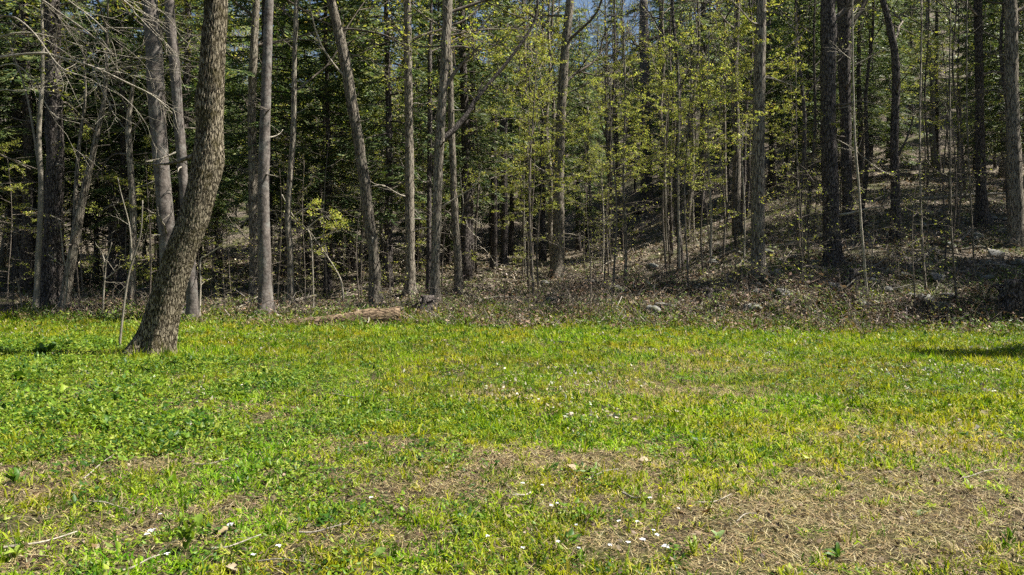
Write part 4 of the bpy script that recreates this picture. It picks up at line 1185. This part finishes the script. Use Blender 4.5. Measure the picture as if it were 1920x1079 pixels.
mw = MB()
ncl = 60000
x, y = sample_field(ncl, 3.0, 21.5, 0.8)
p_ = 0.20 + 0.8 * mask(LUSH, x, y) - 0.3 * mask(STRAW, x, y) + 0.7 * (fbm(x * 1.3, y * 1.3, 81, 3) - 0.5) - .45 * mask(BROWN, x, y) + .9 * (vnoise(x * 3.2, y * 3.2, 83) - .5)
keep = (rng.random(ncl) < p_) & (y < yedge(x) - .1)
x, y = x[keep], y[keep]; ncl = len(x)
lush = mask(LUSH, x, y) * sstep(-1.0, -4.0, x)
per = 8
hC = (0.03 + .06 * rng.random(ncl) ** 2 + 0.14 * lush * vnoise(x * 2.6, y * 2.6, 84) + .04 * lush * rng.random(ncl))
X = np.repeat(x, per); Y = np.repeat(y, per)
az = rng.random(ncl * per) * 6.283
rad_ = (0.01 + .04 * rng.random(ncl * per)) * (1 + np.repeat(lush, per))
bx, by = X + np.cos(az) * rad_, Y + np.sin(az) * rad_
bz = height(X, Y) + np.repeat(hC, per) * (0.25 + .85 * rng.random(ncl * per))
el = rng.normal(.12, .4, ncl * per)
d = np.stack([np.cos(az) * np.cos(el), np.sin(az) * np.cos(el), np.sin(el)], 1)
s_ = unit(np.cross(d, np.array([0, 0, 1.]) + rng.normal(0, .35, (ncl * per, 3))))
ln = (0.017 + .022 * rng.random(ncl * per) + .03 * np.repeat(lush, per) * rng.random(ncl * per)) * np.maximum(1, Y / 11) * np.repeat(np.where(rng.random(ncl) < .12, 1.8, 1.0), per)
tone = np.repeat(rng.choice(4, ncl, p=[.34, .2, .34, .12]), per)
C = np.array([(0.13, 0.225, 0.018), (0.21, 0.29, 0.03), (0.045, 0.11, 0.014), (0.28, 0.33, 0.05)])[tone] * (1 + .15 * rng.standard_normal((ncl * per, 1)))
mw.kites(np.stack([bx, by, bz], 1), d, s_, ln, ln * .55, np.clip(C, .01, .7), bend=-.15)
tag(mw.build('ground_cover', M['weed'], smooth=False), 'low broad-leaved weeds spreading through the meadow grass', 'ground cover', kind='stuff')

# old leaves: in the bare patches of the meadow and all over the forest floor
ml = MB()
LIT = [(0.15, 0.12, 0.082), (0.27, 0.225, 0.16), (0.44, 0.385, 0.29), (0.06, 0.045, 0.03), (0.22, 0.16, 0.09)]
def lay(x, y, size, tilt, cols, w, lift=.01):
    n = len(x)
    az = rng.random(n) * 6.283; el = rng.normal(0, tilt, n)
    d = np.stack([np.cos(az) * np.cos(el), np.sin(az) * np.cos(el), np.sin(el)], 1)
    s = unit(np.cross(d, np.array([0, 0, 1.]) + rng.normal(0, tilt, (n, 3))))
    z = height(x, y) + lift + .02 * rng.random(n) + size * 0.25 * np.abs(el)
    pc = mixcol(cols, w, n, .2) * (0.55 + 0.9 * fbm(x * .9, y * .9, 55, 3))[:, None]
    ml.kites(np.stack([x, y, z], 1), d, s, size, size * (.5 + .3 * rng.random(n)), pc, bend=rng.normal(0, .25, n))
n = 60000
x, y = sample_field(n, 3.0, 22.0, .6)
keep = rng.random(n) < .14 + .2 * sstep(8, 5, y) + .6 * mask(BROWN, x, y) + .85 * sstep(-2.0, .1, y - yedge(x))
lay(x[keep], y[keep], .014 + .03 * rng.random(keep.sum()) ** 1.5, .5, [(.12, .09, .055), (.2, .15, .095), (.29, .23, .15), (.06, .045, .03), (.17, .115, .06)], [3, 3, 1.5, 3, 1.5])
lx = rng.normal(0, 1, 2600)
u_ = rng.random(2600)
gL, gR = ground_at(478, 606), ground_at(760, 597)
lay(gL.x + (gR.x - gL.x) * u_, gL.y - .5 + (gR.y - .4 - gL.y) * u_ + lx * .35, .04 + .05 * rng.random(2600), .6, [(.2, .145, .09), (.3, .225, .145), (.1, .07, .045)], [1, 1, 1], .05)
n = 60000
x, y = sample_field(n, 7, 19.5, .8)
keep = rng.random(n) < .4 * sstep(.52, .66, fbm(x * .8, y * .8, 44, 3)) * (0.35 + .65 * sstep(-2, 3, x)) * (0.3 + 0.7 * (vnoise(x * 4, y * 4, 47) > .5))
lay(x[keep], y[keep], .03 + .035 * rng.random(keep.sum()), .7, [(.36, .33, .24), (.27, .23, .14), (.42, .40, .31)], [1, 1, 1], .02)
n = 130000
px_ = rng.random(n) * 2120 - 100
t_ = 50 * rng.random(n) ** 1.5 - .3
d_ = 18.5 + t_
x = (px_ - 960) / FPX * d_; y = np.interp(x, EDGE_X, EDGE_Y) + t_
keep = rng.random(n) < .25 + 1.1 * sstep(.40, .58, fbm(x * .75, y * .75, 57, 3))
x, y, t_ = x[keep], y[keep], t_[keep]; n = len(x)
lay(x, y, (.06 + .07 * rng.random(n)) * (1 + t_ / 60), .5, LIT, [3, 3, 2, 2, 1.5], .015)
n = 64000
px_ = rng.random(n) * 2120 - 100
t_ = 34 * rng.random(n) ** 2.4 - .3
d_ = 18.5 + t_
x = (px_ - 960) / FPX * d_; y = np.interp(x, EDGE_X, EDGE_Y) + t_
keep = fbm(x * .6, y * .6, 15, 3) > .45
lay(x[keep], y[keep], .06 + .05 * rng.random(keep.sum()), .6, [(0.12, 0.17, 0.03), (0.19, 0.23, 0.05), (0.07, 0.10, 0.025)], [1, 1, 1], .05)
msk = MB()
n = 16000
px_ = rng.random(n) * 2120 - 100
t_ = 30 * rng.random(n) ** 1.8 - .2
d_ = 18.5 + t_
x = (px_ - 960) / FPX * d_; y = np.interp(x, EDGE_X, EDGE_Y) + t_
keep = rng.random(n) < .35 + .65 * sstep(900, 1400, px_)
x, y = x[keep], y[keep]; n = len(x)
blades(msk, x, y, .25 + .75 * rng.random(n) ** 2, .014 + .014 * rng.random(n), np.clip(rng.normal(1.2, .3, n), .1, 1.5), mixcol([(.24, .205, .16), (.12, .10, .075), (.36, .32, .26)], [2, 2, 1], n), True, .12)
tag(msk.build('stick_litter', M['dead'], smooth=False), 'small dead sticks and stalks littering the forest floor', 'sticks', kind='stuff')
tag(ml.build('leaf_litter', M['dead'], smooth=False), 'brown fallen leaves strewn over the forest floor and bare meadow patches', 'leaf litter', kind='stuff')

# undergrowth where the lawn runs out under the trees: low leafy stalks, tall grass, seedlings
mu = MB()
ncl = 3400
px_ = rng.random(ncl) * 2120 - 100
t_ = rng.normal(.35, .75, ncl)
d_ = 18.8 + t_
x = (px_ - 960) / FPX * d_; y = yedge(x) + t_
keep = rng.random(ncl) < sstep(.30, .62, fbm(x * .9, y * .9, 121, 3)) + .12
x, y = x[keep], y[keep]; ncl = len(x)
per = 11
hC = .06 + .30 * rng.random(ncl) ** 2
f = rng.random(ncl * per)
X = np.repeat(x, per) + rng.normal(0, .07, ncl * per); Y = np.repeat(y, per) + rng.normal(0, .07, ncl * per)
az = rng.random(ncl * per) * 6.283; el = rng.normal(.1, .5, ncl * per)
d = np.stack([np.cos(az) * np.cos(el), np.sin(az) * np.cos(el), np.sin(el)], 1)
s_ = unit(np.cross(d, np.array([0, 0, 1.]) + rng.normal(0, .4, (ncl * per, 3))))
ln = .05 + .06 * rng.random(ncl * per)
tone = np.repeat(rng.choice(4, ncl, p=[.3, .3, .2, .2]), per)
C = np.array([(0.10, 0.17, 0.02), (0.05, 0.10, 0.015), (0.20, 0.24, 0.04), (0.20, 0.15, 0.08)])[tone] * (1 + .18 * rng.standard_normal((ncl * per, 1)))
mu.kites(np.stack([X, Y, height(X, Y) + np.repeat(hC, per) * f], 1), d, s_, ln, ln * .5, np.clip(C, .01, .7), bend=-.2)
n = 9000
i_ = rng.integers(0, ncl, n)
xx, yy = x[i_] + rng.normal(0, .12, n), y[i_] + rng.normal(0, .12, n)
blades(mu, xx, yy, .12 + .22 * rng.random(n) ** 1.5, .012 + .01 * rng.random(n), np.abs(rng.normal(.45, .35, n)), mixcol([(.13, .2, .02), (.24, .28, .035), (.36, .29, .14)], [2, 2, 1.4], n), True)
tag(mu.build('undergrowth', M['weed'], smooth=False), 'ragged fringe of low weeds and taller grass along the wood edge', 'undergrowth', kind='stuff')

# ------------------------------------------------------------------ single plants, flowers, twigs in the near meadow
def leaf_mesh(L, W, col, seed, curl=.3, rise=.55):
    o = MB(); r_ = np.random.default_rng(seed)
    n = 8; t = np.linspace(0, 1, n)
    prof = W / 2 * np.sin(np.pi * np.clip(t * .92 + .06, 0, 1)) ** .7 * (1 + .12 * np.sin(t * 16 + seed))
    zc = L * (rise * t - curl * t * t)
    V = np.concatenate([np.stack([prof, L * t, zc + prof * .35], 1), np.stack([0 * t, L * t, zc], 1), np.stack([-prof, L * t, zc + prof * .35], 1)])
    q = []
    for k in range(n - 1):
        q += [(n + k, k, k + 1, n + k + 1), (2 * n + k, n + k, n + k + 1, 2 * n + k + 1)]
    o.add(V, quads=q, col4=np.clip(np.tile(col, (len(q), 1)) * (1 + .12 * r_.standard_normal((len(q), 1))), .01, .8))
    return o
def leafy_plant(label, px, py, nleaf, Lpx, col, seed, upright=.2, wr=.38, tall=.25):
    rr = random.Random(seed); g = ground_at(px, py)
    root = empty('broadleaf_plant', g)
    for k in range(nleaf):
        L = Lpx * .72 / FPX * g.y * rr.uniform(.55, 1.15)
        o = leaf_mesh(L, L * wr * rr.uniform(.8, 1.2), col, seed + k, rr.uniform(.25, .7)).build('leaf', M['weed'], root)
        o.rotation_euler = (rr.uniform(-.1, .5) + upright, rr.gauss(0, .25), k * 2.4 + rr.gauss(0, .3))
        zz = tall * Lpx / FPX * g.y * rr.random()
        o.location = (.4 * zz * math.sin(k), .4 * zz * math.cos(k * 1.7), .005 + zz)
    return tag(root, label, 'plant')
LG, DG, YG = (.17, .29, .03), (.07, .15, .02), (.25, .33, .05)
leafy_plant('single broad upright bright green leaf standing in the brown patch at left', 322, 915, 2, 38, LG, 1, .75, .55)
leafy_plant('large soft green leaf lying low among grass near the bottom middle', 705, 1052, 4, 34, (.13, .21, .04), 2, .0, .5)
leafy_plant('bushy leafy weed with small white flowers beside it at bottom left', 350, 1040, 26, 34, (.16, .25, .03), 3, .6, .5, 1.6)
leafy_plant('dark upright leafy weed at the left edge of the brown patch', 26, 912, 6, 40, DG, 4, .8)
leafy_plant('pale broad-leaved plantain near the straw at bottom right of centre', 1345, 1018, 4, 34, (.22, .31, .11), 5, .1, .5)
leafy_plant('bright green grassy clump below the white flowers', 1300, 1045, 14, 48, YG, 6, .7, .16)
leafy_plant('dark green tuft of leaves at the right edge near the bottom', 1893, 1020, 10, 44, DG, 7, .6, .2)
leafy_plant('low yellow-green rosette in the straw at lower right', 1820, 925, 9, 34, YG, 8, .3, .22)
leafy_plant('dark green leafy tuft at bottom right in the dry grass', 1570, 1050, 10, 36, DG, 9, .4, .3)
leafy_plant('small pale grey-green rosette in the bare straw at right', 1722, 972, 8, 26, (.24, .29, .14), 10, .2, .3)
leafy_plant('dark leafy clump in the lush green patch left of the leaning tree', 80, 668, 12, 34, DG, 11, .3, .5)
leafy_plant('dark green weed clump in the lush patch at far left', 40, 720, 12, 34, DG, 12, .4, .5)
leafy_plant('dark bluish weed tuft below the leaning tree', 200, 810, 10, 34, DG, 13, .5, .3)
leafy_plant('yellow-green weed rosette at the bottom left corner', 30, 1050, 10, 40, YG, 14, .4, .3)

def flower(label, px, py, size, seed, group, yellow=False):
    rr = random.Random(seed); g = ground_at(px, py)
    h = rr.uniform(.03, .07)
    root = empty('yellow_flower' if yellow else 'white_flower', g)
    st = MB(); st.tube([(0, 0, -.01), (.004, 0, h * .5), (0, .004, h)], [.0016, .0014, .0012], 5, col=(.12, .2, .03)); st.build('stem', M['weed'], root)
    S = size / FPX * g.y * .5
    for k in range(5):
        o = leaf_mesh(S, S * .8, (.72, .58, .03) if yellow else (.80, .80, .84), seed + k, .5).build('petal', M['petal'], root)
        o.location = (0, 0, h); o.rotation_euler = (rr.uniform(.0, .5), rr.gauss(0, .1), k * 1.257 + rr.gauss(0, .15))
    return tag(root, label, 'flower', group)
FL = [(1160, 1000, 10), (1195, 990, 9), (1205, 1026, 14), (1178, 1035, 12), (1232, 1022, 11), (1225, 1012, 9), (1248, 1040, 16), (1144, 1034, 10), (1085, 1042, 9), (1046, 1036, 10), (980, 1050, 10), (1034, 960, 10), (1045, 956, 8), (1219, 950, 10),
      (1272, 967, 7), (1017, 928, 8), (980, 925, 9), (284, 1018, 17), (276, 1028, 12), (313, 1066, 13), (300, 975, 8), (522, 1040, 13), (696, 952, 10), (914, 1030, 10), (475, 1068, 12), (432, 1008, 14), (368, 762, 8), (1080, 1000, 8)]
FL.sort()
for k, (px, py, s) in enumerate(FL):
    flower('tiny white flower low in the near grass, %s from left' % ORD[k], px, py, s, 900 + 7 * k, 'white flowers in the near grass')
for k, (px, py, w) in enumerate([(265, 942, 'by the single upright leaf'), (735, 1028, 'above the large lying leaf'), (1238, 934, 'among grass near the straw'), (1295, 965, 'beside a dead leaf right of the white flowers')]):
    flower('tiny yellow flower ' + w, px, py, 9, 1300 + k, None, True)

TW = [(0, 1042, 150, 1010, 5, 'curved bark-brown twig at the bottom left corner'), (395, 1040, 490, 1020, 5, 'pale twig beside the bushy weed'), (235, 1076, 300, 1058, 5, 'pale stick at the bottom edge left of the bushy weed'), (162, 900, 212, 862, 3, 'thin dry stalk slanting over the brown patch'),
      (480, 1062, 600, 1074, 3, 'long thin pale stick at the bottom edge'), (170, 953, 240, 963, 3, 'thin straw stalk in the brown patch'), (1168, 936, 1200, 944, 5, 'short stubby pale stick left of the yellow flower'), (1310, 952, 1370, 940, 3, 'thin twig in the grass right of the white flowers'),
      (995, 928, 960, 945, 4, 'short pale twig in the middle bare patch'), (1800, 900, 1880, 892, 3, 'long thin twig in the straw at right'), (1380, 985, 1420, 975, 3, 'tiny dry twig near the plantain'), (715, 777, 750, 779, 3, 'short pale twig in the middle green grass'),
      (620, 745, 675, 750, 3, 'thin grey twig in the far grass'), (360, 880, 430, 870, 3, 'thin pale twig above the upright leaf'), (560, 1005, 650, 1000, 4, 'grey twig heap in the near middle grass'), (1030, 640, 1090, 650, 2.5, 'faint dry stalk in the far grass'), (1100, 905, 1160, 890, 3, 'curved straw stalk in the brown patch centre')]
for k, (x0, y0, x1, y1, w, lab) in enumerate(TW):
    a, b = ground_at(x0, y0), ground_at(x1, y1)
    log_thing('twig', lab, a + Vector((0, 0, .025)), b + Vector((0, 0, .04)), w / 2 / FPX * a.y, w / 4 / FPX * a.y, 'bark_stem', 800 + k, 'twig', .03, 6, 2)
DL = [(430, 1000, 30, 'pale yellowish curled leaf right of the bushy weed'), (260, 755, 22, 'tan dead leaf in the green patch below the leaning tree'), (195, 908, 22, 'tan dead leaf on the brown patch left of the upright leaf'), (62, 1074, 24, 'orange dead leaf at the bottom left edge'), (1340, 965, 34, 'pale dead oak leaf right of the white flowers'),
      (1060, 880, 40, 'large tan dead leaf in the centre bare patch'), (1665, 968, 20, 'pale dead leaf in the straw at right'), (748, 985, 18, 'pale upright dead leaf in the middle grass'), (1215, 870, 20, 'brown dead leaf in the dry middle grass'), (1480, 815, 14, 'reddish dead leaf in the right-hand grass'), (1560, 870, 20, 'brown dead leaf above the right-hand straw'), (425, 1072, 30, 'yellow-tan dead leaf at the bottom edge')]
for k, (px, py, w, lab) in enumerate(DL):
    g = ground_at(px, py); L = w * .9 / FPX * g.y
    o = leaf_mesh(L, L * .62, [(.30, .23, .12), (.25, .15, .075), (.36, .29, .19)][k % 3], 1500 + k, .35, .22).build('dead_leaf', M['dead'])
    o.location = g + Vector((0, 0, .03)); o.rotation_euler = (rng.normal(0, .2), rng.normal(0, .3), rng.random() * 6)
    tag(o, lab, 'leaf')
